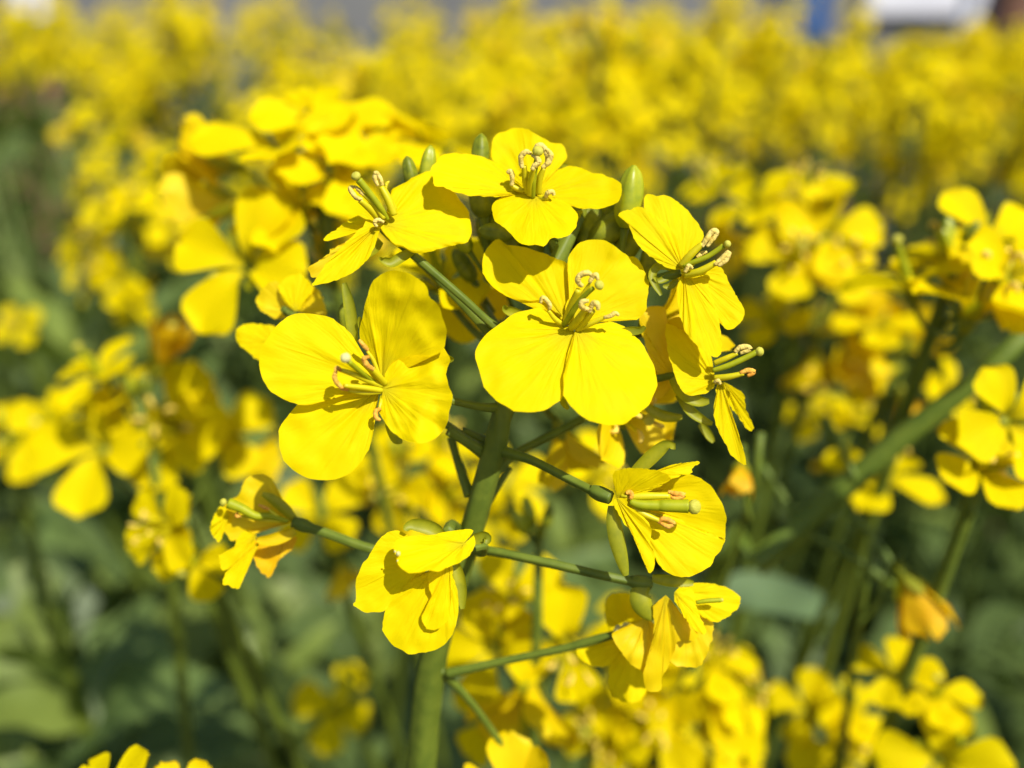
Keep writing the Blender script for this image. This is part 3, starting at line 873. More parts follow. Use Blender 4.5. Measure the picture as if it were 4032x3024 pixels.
def right_flower():
    d = 89.0
    F = flower('5', (440, 520), d + 1, [(1160, 660, 92), (1280, 640, 92)], .9, label="right flower facing sideways with a long lower petal")
    traced_petal(F, '5', (470, 490), [(440, 440), (360, 300), (280, 210), (255, 150), (260, 105), (280, 88), (330, 100), (380, 95), (440, 130), (500, 185), (550, 250), (582, 310), (560, 360), (500, 410), (475, 450)],
                 d + .6, .4, -.6, .0, .4, seed=41)
    traced_petal(F, '5', (470, 500), [(440, 500), (400, 495), (330, 460), (270, 410), (220, 360), (190, 300), (165, 245), (118, 205), (160, 172), (240, 162), (300, 200), (360, 240), (430, 320), (465, 420)],
                 d - .2, .3, -.9, .0, .4, seed=42)
    traced_petal(F, '5', (500, 510), [(540, 500), (600, 480), (640, 480), (680, 490), (720, 570), (770, 660), (805, 720), (795, 770), (760, 810), (720, 830), (680, 800), (650, 760), (620, 660), (560, 560)], d + .8, .0, -.5, .0, .3, seed=43)
    traced_petal(F, '5', (475, 510), [(455, 540), (437, 600), (440, 680), (450, 740), (480, 830), (530, 900), (590, 945), (640, 978), (680, 950), (675, 860), (668, 790), (650, 720), (620, 630), (595, 560), (540, 520), (500, 505)],
                 d, .3, -.7, .0, .35, seed=44)
    z = d - .5
    stamen(F, '5', [(460, 480, z), (510, 420, z - .7), (575, 360, z - 1.2)], [(570, 375, z - 1.2), (600, 330, z - 1.4), (630, 290, z - 1.5), (650, 305, z - 1.5), (600, 375, z - 1.3)], .62, .5, seed=24)
    stamen(F, '5', [(480, 530, z), (560, 510, z - 1), (650, 460, z - 1.6)], [(640, 475, z - 1.7), (680, 440, z - 1.8), (718, 405, z - 1.9), (700, 450, z - 1.8), (660, 480, z - 1.7)], .6, .48, seed=25)
    stamen(F, '5', [(475, 500, z), (520, 470, z - .3), (560, 430, z - .3)], [(545, 435, z - .4), (575, 410, z - .4), (600, 405, z - .4)], .35, .4, seed=26)
    stamen(F, '5', [(465, 510, z), (480, 505, z - .5), (490, 505, z - .8)], [(480, 515, z - .9), (500, 480, z - 1.1), (522, 495, z - 1.1)], .3, .42, seed=27)
    pistil(F, '5', [(470, 480, z - .3), (540, 455, z - .9), (610, 425, z - 1.3), (690, 370, z - 1.8)], (712, 360, z - 2.2), .65, .55, .55, .4)
    sepal(F, '5', [(430, 530, d + 1), (390, 540, d + 1), (340, 560, d + .8), (310, 540, d + .5)], 1.5, .5)
    sepal(F, '5', [(440, 550, d + 1.2), (400, 590, d + 1.2), (360, 590, d + 1)], 1.5, .5)
    sepal(F, '5', [(430, 500, d + 1), (340, 480, d + 1), (300, 540, d + .8), (350, 640, d + .6)], 1.8, .5)
right_flower()

def lower_right_flower():
    d = 90.0
    F = flower('5', (600, 1110), d + 1.2, [(1110, 850, 93), (1400, 820, 93), (1450, 812, 92)], .9, label="right edge flower with two narrow hanging petals")
    traced_petal(F, '5', (645, 1110), [(640, 1140), (600, 1170), (560, 1180), (500, 1185), (450, 1140), (420, 1060), (395, 980), (380, 900), (375, 800), (430, 810), (500, 860), (600, 930), (625, 980), (635, 1040)], d + .3, .4, -.7, 0, .4, seed=51)
    traced_petal(F, '5', (690, 1110), [(740, 1135), (800, 1180), (812, 1260), (840, 1320), (855, 1365), (845, 1378), (820, 1370), (770, 1300), (720, 1235), (700, 1190), (690, 1150)], d + 1.4, .2, .5, .0, .2, seed=52, fold=.6)
    traced_petal(F, '5', (670, 1105), [(655, 1130), (645, 1200), (635, 1290), (660, 1370), (700, 1450), (740, 1520), (790, 1555), (815, 1562), (808, 1520), (780, 1420), (745, 1310), (715, 1220), (700, 1160), (690, 1120)], d + .4, .2, -.3, .0, .2, seed=53, fold=.5)
    z = d - .4
    stamen(F, '5', [(640, 1010, z), (700, 985, z - .6), (765, 955, z - 1)], [(750, 950, z - 1), (780, 925, z - 1.2), (815, 920, z - 1.3), (832, 935, z - 1.3), (780, 955, z - 1.1)], .45, .5, seed=28)
    stamen(F, '5', [(640, 1090, z), (710, 1085, z - .7), (800, 1065, z - 1.2)], [(780, 1065, z - 1.2), (820, 1050, z - 1.4), (855, 1058, z - 1.5), (820, 1080, z - 1.4)], .5, .48, M_ANTHO, seed=29)
    stamen(F, '5', [(630, 1110, z), (650, 1115, z - .3), (655, 1115, z - .5)], [(640, 1115, z - .6), (660, 1105, z - .8), (672, 1125, z - .8)], .3, .4, seed=30)
    pistil(F, '5', [(630, 1050, z - .3), (710, 1025, z - .8), (790, 990, z - 1.1), (870, 950, z - 1.4)], (887, 946, z - 1.5), .85, .6, .62, .3)
    sepal(F, '5', [(410, 1090, d + 1.2), (470, 1170, d + 1), (550, 1215, d + .8), (612, 1215, d + .5)], 3.0, .5)
    sepal(F, '5', [(440, 1180, d + 1.8), (510, 1270, d + 1.6), (580, 1320, d + 1.5), (630, 1340, d + 1.4)], 2.2, .5)
    sepal(F, '5', [(560, 1340, d + 4), (600, 1390, d + 4), (635, 1440, d + 4)], 2.0, .5)
    sepal(F, '5', [(260, 1240, d + 5), (340, 1290, d + 5), (410, 1305, d + 5), (465, 1300, d + 5)], 2.5, .5)
    # shaded back petal: the shade is put into its darker yellow
    traced_petal(F, '5', (420, 1090), [(380, 1090), (320, 1050), (270, 930), (235, 800), (240, 730), (300, 700), (370, 710), (385, 800), (400, 950), (415, 1050)], d + 3.5, -.2, .2, 0, .4, seed=54, mat=M_OLD_SHADE)
    traced_petal(F, '5', (430, 1100), [(400, 1150), (350, 1200), (300, 1190), (290, 1150), (330, 1120), (400, 1090)], d + 5, 0, .2, 0, .3, seed=55, mat=M_OLD_SHADE)
lower_right_flower()

def cup_flower():
    d = 87.0
    F = flower('6', (340, 605), d + .6, [(1085, 975, 93.5), (1150, 995, 92), (1230, 1035, 90), (1275, 1058, 88.5)], 1.35, pr=.56, label="cup shaped side view flower with long green pistil")
    base = (420, 620)
    traced_petal(F, '6', (440, 620), [(600, 580), (750, 555), (855, 550), (880, 490), (940, 435), (1040, 400), (1130, 400), (1230, 450), (1320, 530), (1390, 640), (1430, 740), (1450, 820), (1435, 930),
                 (1430, 1000), (1300, 985), (1150, 940), (1000, 850), (800, 730), (600, 660)], d + 2.6, .5, .3, -.08, .35, seed=61)
    traced_petal(F, '6', (480, 640), [(600, 680), (750, 760), (900, 770), (1000, 805), (1150, 920), (1300, 975), (1435, 1000), (1400, 1080), (1350, 1160), (1300, 1250), (1200, 1310), (1080, 1355), (950, 1340),
                 (860, 1290), (790, 1200), (750, 1120), (725, 1040), (735, 960), (700, 860), (600, 740)], d + 2.0, .5, -.6, -.05, .35, seed=62)
    traced_petal(F, '6', (420, 620), [(395, 640), (400, 700), (460, 800), (520, 890), (610, 970), (640, 1080), (700, 1240), (720, 1320), (750, 1310), (775, 1260), (775, 1130), (735, 1040), (745, 960), (735, 880), (690, 810),
                 (600, 740), (540, 690), (520, 620)], d - .4, .1, -.4, .0, .4, seed=63, fold=.5)
    traced_petal(F, '6', (430, 620), [(400, 500), (385, 420), (410, 370), (470, 345), (600, 340), (740, 350), (840, 375), (930, 430), (880, 480), (760, 540), (600, 600), (500, 625)], d - .2, .1, 1.4, .0, .3, seed=64)
    traced_petal(F, '6', (700, 400), [(820, 365), (900, 320), (1000, 295), (1100, 285), (1195, 275), (1190, 300), (1140, 330), (1110, 390), (1040, 405), (930, 440), (860, 420)], d - .2, .3, -1.2, .0, .25, seed=65)
    z = d
    stamen(F, '6', [(480, 610, z), (700, 600, z - .3), (920, 600, z - .5)], [(905, 560, z - .5), (960, 575, z - .7), (1050, 590, z - .7), (980, 620, z - .6), (920, 600, z - .6)], .62, .45, M_ANTHO, 31)
    stamen(F, '6', [(560, 700, z), (680, 770, z - .4), (820, 830, z - .5)], [(810, 850, z - .5), (860, 810, z - .7), (950, 850, z - .7), (900, 880, z - .6), (830, 850, z - .6)], .52, .45, M_ANTHO, 32)
    stamen(F, '6', [(470, 600, z - .3), (500, 600, z - .5), (520, 600, z - .6)], [(510, 575, z - .7), (550, 565, z - .8), (560, 600, z - .8), (545, 630, z - .8)], .3, .42, M_ANTHO, 33)
    stamen(F, '6', [(480, 660, z + .5), (640, 740, z + .5), (800, 780, z + .3)], [(800, 780, z + .3), (830, 780, z + .2), (850, 775, z + .1)], .4, .3, M_FIL, 34)
    pistil(F, '6', [(545, 650, z - .7), (640, 680, z - .8), (820, 690, z - .9), (860, 690, z - 1), (1090, 695, z - 1.2)], (1146, 702, z - 1.5), 1.3, .78, 1.35, .12)
    sepal(F, '6', [(560, 400, d + 1.5), (670, 300, d + 1.2), (790, 190, d + .8), (880, 125, d + .5), (945, 135, d + .2), (945, 165, d)], 3.0, .45)
    sepal(F, '6', [(390, 690, d + .4), (395, 830, d + .1), (425, 1000, d), (475, 1200, d + .1), (510, 1345, d + .3)], 3.3, -.4)
cup_flower()

def nodding_flower():
    d = 86.0
    F = flower('8', (1180, 520), d + 2.2, [(1012, 1180, 98), (1040, 1195, 94), (1046, 1180, 91)], 1.2, label="nodding flower below the centre with petals folded down")
    traced_petal(F, '8', (960, 560), [(850, 480), (760, 400), (660, 335), (580, 330), (500, 370), (430, 450), (350, 580), (280, 690), (240, 800), (240, 960), (210, 1020), (260, 1060), (340, 1090), (430, 1092), (500, 1085),
                 (580, 1000), (700, 870), (850, 750), (930, 660)], d + .8, .2, -.4, .03, .4, seed=71)
    traced_petal(F, '8', (1080, 640), [(1000, 690), (850, 740), (720, 830), (630, 930), (550, 1020), (500, 1120), (490, 1200), (510, 1310), (590, 1400), (680, 1450), (740, 1485), (840, 1470), (950, 1455), (1060, 1400),
                 (1130, 1320), (1170, 1220), (1195, 1100), (1195, 950), (1170, 830), (1130, 720)], d + .2, .0, -.4, .02, .4, seed=72)
    traced_petal(F, '8', (1110, 620), [(1020, 670), (940, 700), (915, 800), (930, 880), (950, 960), (950, 1030), (880, 1090), (850, 1130), (870, 1200), (930, 1255), (1020, 1240), (1100, 1160), (1125, 1000), (1135, 800),
                 (1150, 680)], d - .9, .1, -.3, .02, .3, seed=73)
    traced_petal(F, '8', (1250, 450), [(1290, 400), (1335, 320), (1200, 325), (1050, 345), (960, 370), (780, 375), (680, 395), (610, 430), (595, 500), (610, 570), (640, 650), (700, 715), (760, 730), (860, 715), (940, 695),
                 (1010, 715), (1080, 680), (1180, 640), (1270, 590), (1320, 530), (1355, 450), (1345, 380)], d - .6, .5, -2.4, .02, .35, seed=74)
    sepal(F, '8', [(1060, 400, d + 1), (980, 320, d + .8), (860, 280, d + .6), (760, 275, d + .5), (710, 310, d + .2), (700, 330, d)], 2.9, .45)
    sepal(F, '8', [(1150, 600, d + .8), (1195, 720, d + .6), (1225, 880, d + .5), (1232, 1000, d + .5), (1240, 1060, d + .5)], 2.4, .5)
    sepal(F, '8', [(1300, 410, d + 1.5), (1380, 400, d + 1.2), (1440, 385, d + 1), (1470, 410, d + .6), (1450, 450, d + .4)], 2.4, .5)
    # three grains of pollen stuck to the folded petal
    b = MB()
    for (x, y, r) in ((635, 545, .24), (605, 525, .11), (628, 612, .09)):
        c = W(*Z('8', (x, y)), d - 3.3)
        v, f, uv = tube([c - UP * r, c - UP * r * .6, c + UP * r * .6, c + UP * r], [r * .3, r * .9, r * .9, r * .3], 8, 6)
        place("pollen_grain", v, f, M_STIGW, F, c, uv)
    return F
nodding_flower()

def drooping_flower():
    d = 92.0
    F = flower('7', (900, 290), d + 1.5, [(1005, 1185, 98), (1060, 1190, 96), (1180, 1215, 94), (1290, 1240, 93), (1360, 1255, 93)], 1.4, pr=.6, label="wilting flower hanging below the cup shaped bloom")
    traced_petal(F, '7', (900, 700), [(700, 770), (560, 840), (480, 900), (520, 1000), (600, 1120), (700, 1250), (830, 1330), (880, 1400), (960, 1200), (1000, 1000), (990, 780)], d + 2.5, .0, -.5, 0, .5, seed=81, mat=M_OLD_SHADE)
    traced_petal(F, '7', (1240, 400), [(1300, 330), (1450, 290), (1620, 290), (1780, 320), (1920, 380), (2000, 460), (1990, 560), (1900, 660), (1760, 740), (1650, 745), (1560, 690), (1450, 600), (1330, 500)], d + 1, .3, -.7, .0, .4, seed=82)
    traced_petal(F, '7', (1350, 600), [(1480, 640), (1600, 740), (1680, 760), (1680, 900), (1620, 1100), (1540, 1260), (1420, 1290), (1300, 1280), (1180, 1230), (1150, 1050), (1200, 800)], d + 1.6, .1, -.1, .0, .5, seed=83, mat=M_OLD_SHADE)
    traced_petal(F, '7', (1120, 430), [(1060, 520), (970, 560), (980, 800), (960, 1000), (900, 1200), (850, 1380), (910, 1570), (1060, 1560), (1080, 1400), (1170, 1250), (1260, 990), (1400, 980), (1480, 960), (1510, 890), (1400, 780),
                 (1280, 620), (1190, 500)], d, .1, .3, .03, .5, seed=84, mat=M_OLD_SHADE)  # long centre petal, its shade painted in with the deeper yellow
    traced_petal(F, '7', (1220, 400), [(1280, 340), (1400, 340), (1460, 420), (1480, 550), (1530, 690), (1600, 860), (1540, 890), (1400, 780), (1300, 620), (1220, 500)], d - .6, .2, -.9, .0, .3, seed=85)
    sepal(F, '7', [(900, 300, d + .8), (830, 400, d + .4), (840, 540, d + .2), (920, 660, d + .4), (980, 720, d + .6)], 4.6, -.45)
    sepal(F, '7', [(960, 230, d + 1), (1120, 250, d + .6), (1300, 270, d + .4), (1450, 290, d + .6)], 2.6, .4)
    pistil(F, '7', [(1480, 520, d - .6), (1600, 500, d - .8), (1770, 490, d - .9)], (1785, 490, d - 1), .35, .45, .5)
    # pale stamens of the small flower beside it
    G = flower('7', (500, 900), d + 6, [(965, 1455, 104), (1100, 1425, 102), (1220, 1400, 100)], .8, pr=.55, label="small soft bloom left of the wilting flower")
    for q, (x, y) in enumerate(((560, 850), (650, 820), (770, 850))):
        stamen(G, '7', [(740, 1000, d + 7), (700, 920, d + 6), (x, y, d + 5)], [(x - 30, y + 20, d + 5), (x, y - 20, d + 4.8), (x + 50, y, d + 4.8)], .4, .75, M_STIGW, 40 + q)
    traced_petal(G, '7', (700, 950), [(560, 960), (480, 900), (420, 760), (390, 600), (430, 450), (540, 400), (700, 420), (760, 520), (840, 640), (860, 820)], d + 8, 0, -.3, 0, .5, seed=86)
    traced_petal(G, '7', (680, 980), [(480, 940), (300, 940), (120, 1000), (60, 1100), (120, 1200), (280, 1280), (440, 1270), (560, 1180)], d + 8, .2, -.6, 0, .5, seed=87)
    traced_petal(G, '7', (720, 1000), [(560, 1060), (480, 1180), (430, 1400), (480, 1600), (620, 1700), (800, 1690), (900, 1560), (880, 1400), (800, 1150)], d + 9, .0, -.4, 0, .5, seed=88)
drooping_flower()

def shaded_flower():
    d = 97.0
    F = flower('9', (1290, 720), d, [(1003, 1212, 99), (900, 1205, 97), (800, 1185, 96), (700, 1150, 96.5)], 1.3, pr=.62, label="ageing amber flower at lower left seen from the side")
    traced_petal(F, '9', (1250, 700), [(1200, 560), (1110, 400), (1050, 270), (950, 190), (820, 190), (720, 270), (670, 400), (580, 460), (500, 540), (480, 640), (500, 760), (560, 900), (640, 900), (740, 810), (900, 790), (1080, 760)],
                 d + 1.0, .2, -.2, -.02, .5, seed=91, mat=M_OLD_SHADE)  # amber tone of this upper petal includes painted shade
    traced_petal(F, '9', (560, 640), [(530, 560), (460, 540), (410, 610), (370, 700), (352, 800), (400, 880), (450, 925), (495, 830), (520, 740)], d, .4, -.8, 0, .2, seed=92)
    traced_petal(F, '9', (860, 850), [(820, 830), (720, 810), (640, 900), (610, 1000), (540, 1030), (450, 1065), (460, 1140), (480, 1230), (560, 1210), (700, 1130), (820, 990)], d - .4, .3, -.8, 0, .4, seed=93)
    traced_petal(F, '9', (900, 900), [(780, 1060), (640, 1170), (520, 1260), (490, 1380), (560, 1400), (650, 1440), (700, 1350), (770, 1210), (810, 1090), (880, 980)], d - .8, .3, -.8, 0, .3, seed=94)
    traced_petal(F, '9', (1180, 820), [(900, 900), (830, 920), (820, 1050), (860, 1180), (950, 1290), (1020, 1290), (1100, 1120), (1250, 1000), (1300, 880)], d + 1.5, 0, -.5, 0, .5, seed=95, mat=M_ORANGE)
    sepal(F, '9', [(1280, 800, d - 1), (1150, 860, d - 1.4), (1000, 900, d - 1.6), (860, 900, d - 1.5)], 2.8, .5, mat=M_OLD_SHADE)
    sepal(F, '9', [(1270, 680, d), (1150, 560, d - .5), (1030, 460, d - .8), (920, 400, d - 1)], 2.6, -.4)
    stamen(F, '9', [(1150, 700, d - 1), (1050, 620, d - 1.2), (980, 560, d - 1.3)], [(1000, 570, d - 1.4), (940, 545, d - 1.5), (880, 520, d - 1.5)], .35, .35, M_ANTHO, 51)
    stamen(F, '9', [(1150, 700, d - 1), (900, 680, d - 1.2), (700, 640, d - 1.3)], [(690, 640, d - 1.4), (640, 640, d - 1.5), (650, 600, d - 1.5)], .3, .35, M_ANTHO, 52)
    pistil(F, '9', [(1200, 700, d - 1), (1000, 640, d - 1.3), (850, 640, d - 1.6), (700, 560, d - 1.8), (550, 500, d - 2)], (495, 490, d - 2.2), .75, .55, 1.2, .3)
shaded_flower()

def petals_behind_left():
    d = 99.0
    F = flower('4', (400, 400), d, [(1060, 960, 95), (1000, 930, 95), (975, 925, 95.5)], .8, label="small pale flower tucked behind the left bloom")
    traced_petal(F, '4', (330, 640), [(215, 760), (130, 690), (70, 640), (50, 580), (60, 530), (130, 495), (250, 500), (340, 520), (380, 600)], d, .2, -.7, 0, .4, seed=101)
    traced_petal(F, '4', (470, 410), [(400, 340), (355, 260), (375, 195), (450, 150), (520, 145), (580, 200), (605, 260), (550, 330), (510, 390)], d - .5, .1, -.6, 0, .3, seed=102)
    traced_petal(F, '4', (490, 410), [(530, 320), (590, 230), (650, 270), (680, 350), (695, 450), (600, 440)], d + .3, .3, .3, 0, .4, seed=103, mat=M_OLD_SHADE)  # shaded petal, darkened by its colour
    traced_petal(F, '4', (470, 430), [(390, 460), (330, 460), (230, 400), (195, 340), (210, 290), (290, 205), (360, 210), (400, 330)], d + 1, .1, -.1, 0, .4, seed=104, mat=M_OLD_SHADE)
    # softly focused pair under the top flower
    G = flower('3', (150, 500), d + 9, [(1130, 760, 95), (1075, 705, 95)], .8, label="blurred bloom between the two upper flowers")
    traced_petal(G, '3', (60, 330), [(-60, 280), (-110, 200), (-60, 120), (20, 150), (120, 200), (190, 250), (215, 400), (200, 500), (120, 600), (40, 560), (-20, 450)], d + 9, 0, -.4, 0, .5, seed=105)
    traced_petal(G, '3', (60, 600), [(150, 520), (300, 470), (400, 520), (420, 640), (380, 740), (250, 740), (120, 700)], d + 10, 0, -.2, 0, .5, seed=106, mat=M_OLD_SHADE)
    traced_petal(G, '3', (40, 620), [(-60, 640), (-160, 600), (-200, 720), (-100, 860), (60, 940), (180, 880), (200, 760), (120, 680)], d + 11, 0, -.4, 0, .5, seed=107)
petals_behind_left()

def pedicels_and_buds():
    # second pedicel beside the upper left flower's own
    def ped(pts, r=.5):
        r *= .88
        v, f, uv = tube([gW(*p) for p in pts], [r * 1.35] + [r] * (len(pts) - 1), 20, 8 * len(pts), .03, 0, .07)
        place("pedicel", v, f, M_STEM, HERO, gW(*pts[0]), uv)
    ped([(1062, 722, 93), (1010, 668, 94), (950, 605, 95), (900, 558, 96)], .62)
    ped([(1015, 1070, 96.5), (990, 1000, 98), (975, 945, 99)], .6)
    ped([(1050, 1045, 95), (1090, 1000, 96.5), (1130, 970, 97.5), (1200, 935, 98), (1265, 900, 98.5)], .6)
    ped([(1050, 980, 94.5), (1010, 955, 93), (970, 930, 92)], .75)
    ped([(950, 1445, 104), (1020, 1520, 108), (1085, 1610, 112)], .55)
    ped([(1030, 1130, 97.5), (1070, 1060, 99), (1100, 1010, 100)], .5)
    ped([(990, 1150, 98.5), (975, 1135, 95), (968, 1150, 92)], .8)
    def bud(x, y, d, ax, size, k=0, hollow=None, mats=None, to=None):
        p = gW(x, y, d)
        A = RT * ax[0] + UP * ax[1] - FWD * ax[2]
        o = link("flower_bud", BUDS[k], HERO, (p - hero_foot) * MM, face_quat(A, RND.uniform(0, 6)), size)
        return o
    # the two buds showing over the top, the pair at the right of the top flower and the crowd under it
    bud(1036, 372, 94, (.05, 1, .1), .75, 0)
    bud(893, 405, 95, (-.2, 1, .2), .62, 0)
    bud(920, 400, 95, (.15, 1, .2), .62, 1)
    bud(1350, 492, 92.5, (.12, 1, .25), .95, 1)
    bud(1275, 525, 95, (.75, .55, .0), 1.2, 0)
    bud(1262, 548, 96, (.3, 1, .0), 1.0, 0)
    bud(1210, 560, 96, (.0, 1, .0), 1.0, 0)
    bud(1160, 560, 96, (-.3, 1, .0), 1.1, 2)
    bud(1115, 548, 96, (-.55, .8, .0), 1.0, 0)
    bud(1085, 500, 98, (-.2, 1, .0), 1.0, 0)
    bud(1240, 500, 97.5, (.1, 1, 0), 1.2, 2)
    bud(1395, 620, 96, (.1, 1, .2), .9, 0)
    bud(1330, 570, 96, (.5, .8, .1), 1.1, 0)
    bud(1045, 470, 95, (-.1, 1, .3), 1.3, 2)
    bud(755, 720, 93, (-.1, 1, .2), .9, 2)
    for k in range(16):
        x, y = RND.uniform(1010, 1340), RND.uniform(470, 610)
        bud(x, y, RND.uniform(96.5, 101), ((x - 1190) / 260, 1, RND.uniform(-.1, .3)), RND.uniform(.55, .95), k % 3)
    # bare sepals reaching out between the upper flowers
    S = link("flower_bud", BUDS[2], HERO, (gW(1110, 505, 93) - hero_foot) * MM, face_quat(-RT + UP * .1, 0), 1.0)
    WORLD[S.name] = gW(1110, 505, 93)
pedicels_and_buds()

def hero_more():
    """half hidden flowers of the same head behind the traced ones"""
    for (x, y, d, ax, k, s) in [(950, 600, 104, (-.2, .7, .6), 'open', .9), (1340, 880, 101, (.4, -.2, .6), 'half', .9), (1440, 700, 97, (.6, .2, .3), 'half', .9),
                                (1215, 950, 112, (.2, -.7, .3), 'half', .85)]:
        p = gW(x, y, d)
        A = RT * ax[0] + UP * ax[1] - FWD * ax[2]
        detailed_flower(HERO, p, A, s, k)
        a = p - A.normalized() * 3.5
        s0 = gW(1130, 760, 92.5)
        v, f, uv = tube([s0, s0.lerp(a, .5) - Vector((0, 0, 2)), a], [.6, .5, .5], 7, 12)
        place("pedicel", v, f, M_STEM, HERO, s0, uv)
hero_more()

# ------------------------------------------------------------------ plants around it, softly focused
N3 = (0, .5, .8)
mid_plant("yellow head at upper left close behind the sharp one, petals still distinct", (700, 470, 136), [
    (600, 300, 0, 'open', 1.25, (-.2, .75, .8)), (700, 262, 4, 'open', 1.15, (.1, .7, .8)), (815, 300, 2, 'open', 1.05, (.3, .7, .7)), (735, 365, -3, 'open', 1.0, (.1, .6, .8)),
    (630, 430, -2, 'open', 1.05, (-.3, .6, .8)), (720, 470, 4, 'half', 1), (520, 565, -6, 'open', 1.15, (-.2, .25, 1)), (480, 440, 6, 'half', 1.1), (890, 320, 5, 'open', 1.0, (.3, .8, .4)),
    (480, 350, 8, 'half', 1), (800, 400, 4, 'open', .9, (.2, .5, .8)), (940, 300, 10, 'open', 1.0, (.4, .8, .3)), (560, 480, 6, 'open', .9)], size=1.1, buds=1, stem_r=1.1, leaves=0, prune=6.5, plain=True)
mid_plant("rounded mass of small yellow blooms at the left edge of the green patch", (290, 520, 265), [
    (x, y, RND.uniform(-14, 14), 'open', 1.0) for x, y in [(180, 480), (230, 450), (290, 430), (340, 450), (370, 490), (150, 520), (210, 520), (260, 490), (320, 510), (370, 540), (160, 570), (230, 570), (290, 560),
     (200, 610), (250, 610), (300, 600), (170, 500), (345, 560), (285, 660), (265, 640), (380, 520), (240, 480)]], .82, buds=2, stem_r=2, far=1.0, prune=5.2)
mid_plant("small cluster at left with one tangerine tinted wilting bloom", (300, 900, 190), [
    (210, 800, 0, 'open', 1), (180, 770, 6, 'open', .9), (230, 870, -4, 'open', 1.15, (-.2, .1, 1)), (245, 780, 8, 'half', 1), (350, 770, 0, 'with', 1.1), (350, 830, -4, 'half', 1.1),
    (400, 790, 6, 'with', 1.1), (280, 840, 6, 'open', .9)], buds=4, stem_r=1.6, far=0.85)
mid_plant("low left cluster whose lowest flower spreads two broad pointed petals", (330, 1010, 165), [
    (205, 965, 0, 'open', 1.35, (-.1, .35, 1)), (370, 920, 4, 'open', 1.35, (0, .3, 1)), (480, 940, 6, 'open', 1.1, (.3, .3, 1)), (530, 1000, 8, 'half', 1.1), (520, 950, 0, 'open', 1, (.3, .2, 1)),
    (110, 920, 20, 'open', 1.0, (0, .2, 1)), (540, 1040, 4, 'with', 1.0)], buds=3, stem_r=1.4, leaves=2)
mid_plant("pair of blooms cut by the left edge of the frame", (20, 960, 200), [
    (30, 955, 0, 'open', 1.1, (0, .1, 1)), (60, 960, 3, 'open', .9, (.3, .1, 1)), (-30, 930, 0, 'open', 1), (120, 900, 16, 'open', .8)], buds=3, far=1.1)
mid_plant("three rounded petals low at left in front of green leaves", (400, 1120, 140), [
(352, 1140, -3, 'open', .8, (-.5, .1, 1)), (415, 1215, 0, 'open', .75, (0, -.2, 1)), (430, 1120, 6, 'half', .7, (.3, 0, .8))], buds=0, leaves=2, stem_r=1.2, top_h=2)
mid_plant("dense domed head to the right of the sharp flowers", (1770, 500, 165), [
    (1620, 440, 0, 'open', 1), (1680, 410, 4, 'open', 1), (1740, 420, 0, 'open', 1.1), (1800, 440, 0, 'open', 1.1), (1650, 490, -4, 'open', 1.0), (1720, 480, -6, 'open', 1.1), (1790, 500, -6, 'open', 1.15),
    (1850, 490, 0, 'open', 1.0), (1720, 560, -6, 'open', 1.2, (-.2, .3, 1)), (1800, 570, -4, 'open', 1.1, (.2, .3, 1)), (1860, 560, 2, 'open', 1), (1610, 530, 4, 'half', 1), (1560, 440, 8, 'open', .9),
    (1540, 400, 12, 'open', .9), (1590, 400, 12, 'open', 1), (1860, 620, 8, 'half', 1)], buds=4, stem_r=1.6, far=1.1, leaves=0)
mid_plant("flat topped head at the right edge with a row of side lit petals", (2060, 600, 145), [
    (1960, 600, 0, 'open', 1.1, (-.4, .9, .3)), (2000, 660, -4, 'open', 1.2, (-.3, .9, .35)), (2110, 650, -6, 'open', 1.3, (.2, .9, .35)), (2140, 510, 0, 'open', 1.1, (.1, .5, .9)), (2190, 530, 0, 'open', 1.0, (.3, .5, .9)),
    (2050, 560, 6, 'open', 1, (-.2, .9, .3)), (2000, 560, 8, 'open', 1, (-.3, .9, .3)), (2200, 590, -8, 'open', 1.1, (.3, .2, 1)), (2100, 570, 8, 'half', 1), (2180, 470, 10, 'open', 1), (2060, 700, 4, 'half', .9)], buds=5, far=0.92, leaves=0)
mid_plant("loose hanging bunch at right with an orange bloom beneath it", (1760, 740, 215), [
    (1670, 690, 0, 'open', 1), (1720, 670, 0, 'open', 1), (1690, 740, 0, 'half', 1.1), (1770, 710, 4, 'open', 1), (1820, 740, 0, 'half', 1), (1760, 780, 0, 'half', 1.1), (1700, 805, 0, 'with', 1.1),
    (1830, 790, 0, 'open', 1), (1800, 660, 8, 'open', 1), (1860, 690, 0, 'open', 1), (1650, 720, 6, 'half', 1), (1740, 640, 6, 'half', 1)], buds=3, far=0.9, leaves=0)
mid_plant("long trailing head right of the orange bloom", (1930, 800, 205), [
    (1890, 700, 0, 'open', 1), (1930, 730, 0, 'half', 1), (1870, 760, 0, 'open', 1), (1910, 800, 0, 'half', 1.1), (1960, 740, 4, 'half', 1.1), (1950, 830, 0, 'open', 1), (2000, 790, 4, 'half', 1), (2050, 850, 0, 'open', .9),
    (1960, 870, 0, 'with', 1), (1920, 660, 4, 'open', 1), (1990, 700, 4, 'half', 1), (2060, 800, 5, 'open', .8)], buds=3, far=0.9, leaves=0)
mid_plant("sparse small blooms below the right hand heads", (1830, 930, 225), [
    (1760, 900, 0, 'open', .9), (1800, 870, 0, 'half', .9), (1850, 900, 0, 'open', .9), (1840, 950, 0, 'half', 1.1), (1780, 940, 0, 'half', .8), (1820, 980, 0, 'half', .9)], buds=0, far=1, leaves=0)
mid_plant("open mouthed bloom low on the right beside the slanting stem", (1920, 1010, 165), [
    (1905, 1030, 0, 'open', 1.15, (0, .8, .5)), (1900, 1080, 0, 'half', 1.3, (0, -.5, .8)), (1950, 1060, 2, 'half', 1.1, (.5, -.3, .7)), (1850, 1075, 3, 'open', .8)], buds=0, top_h=2, leaves=0)
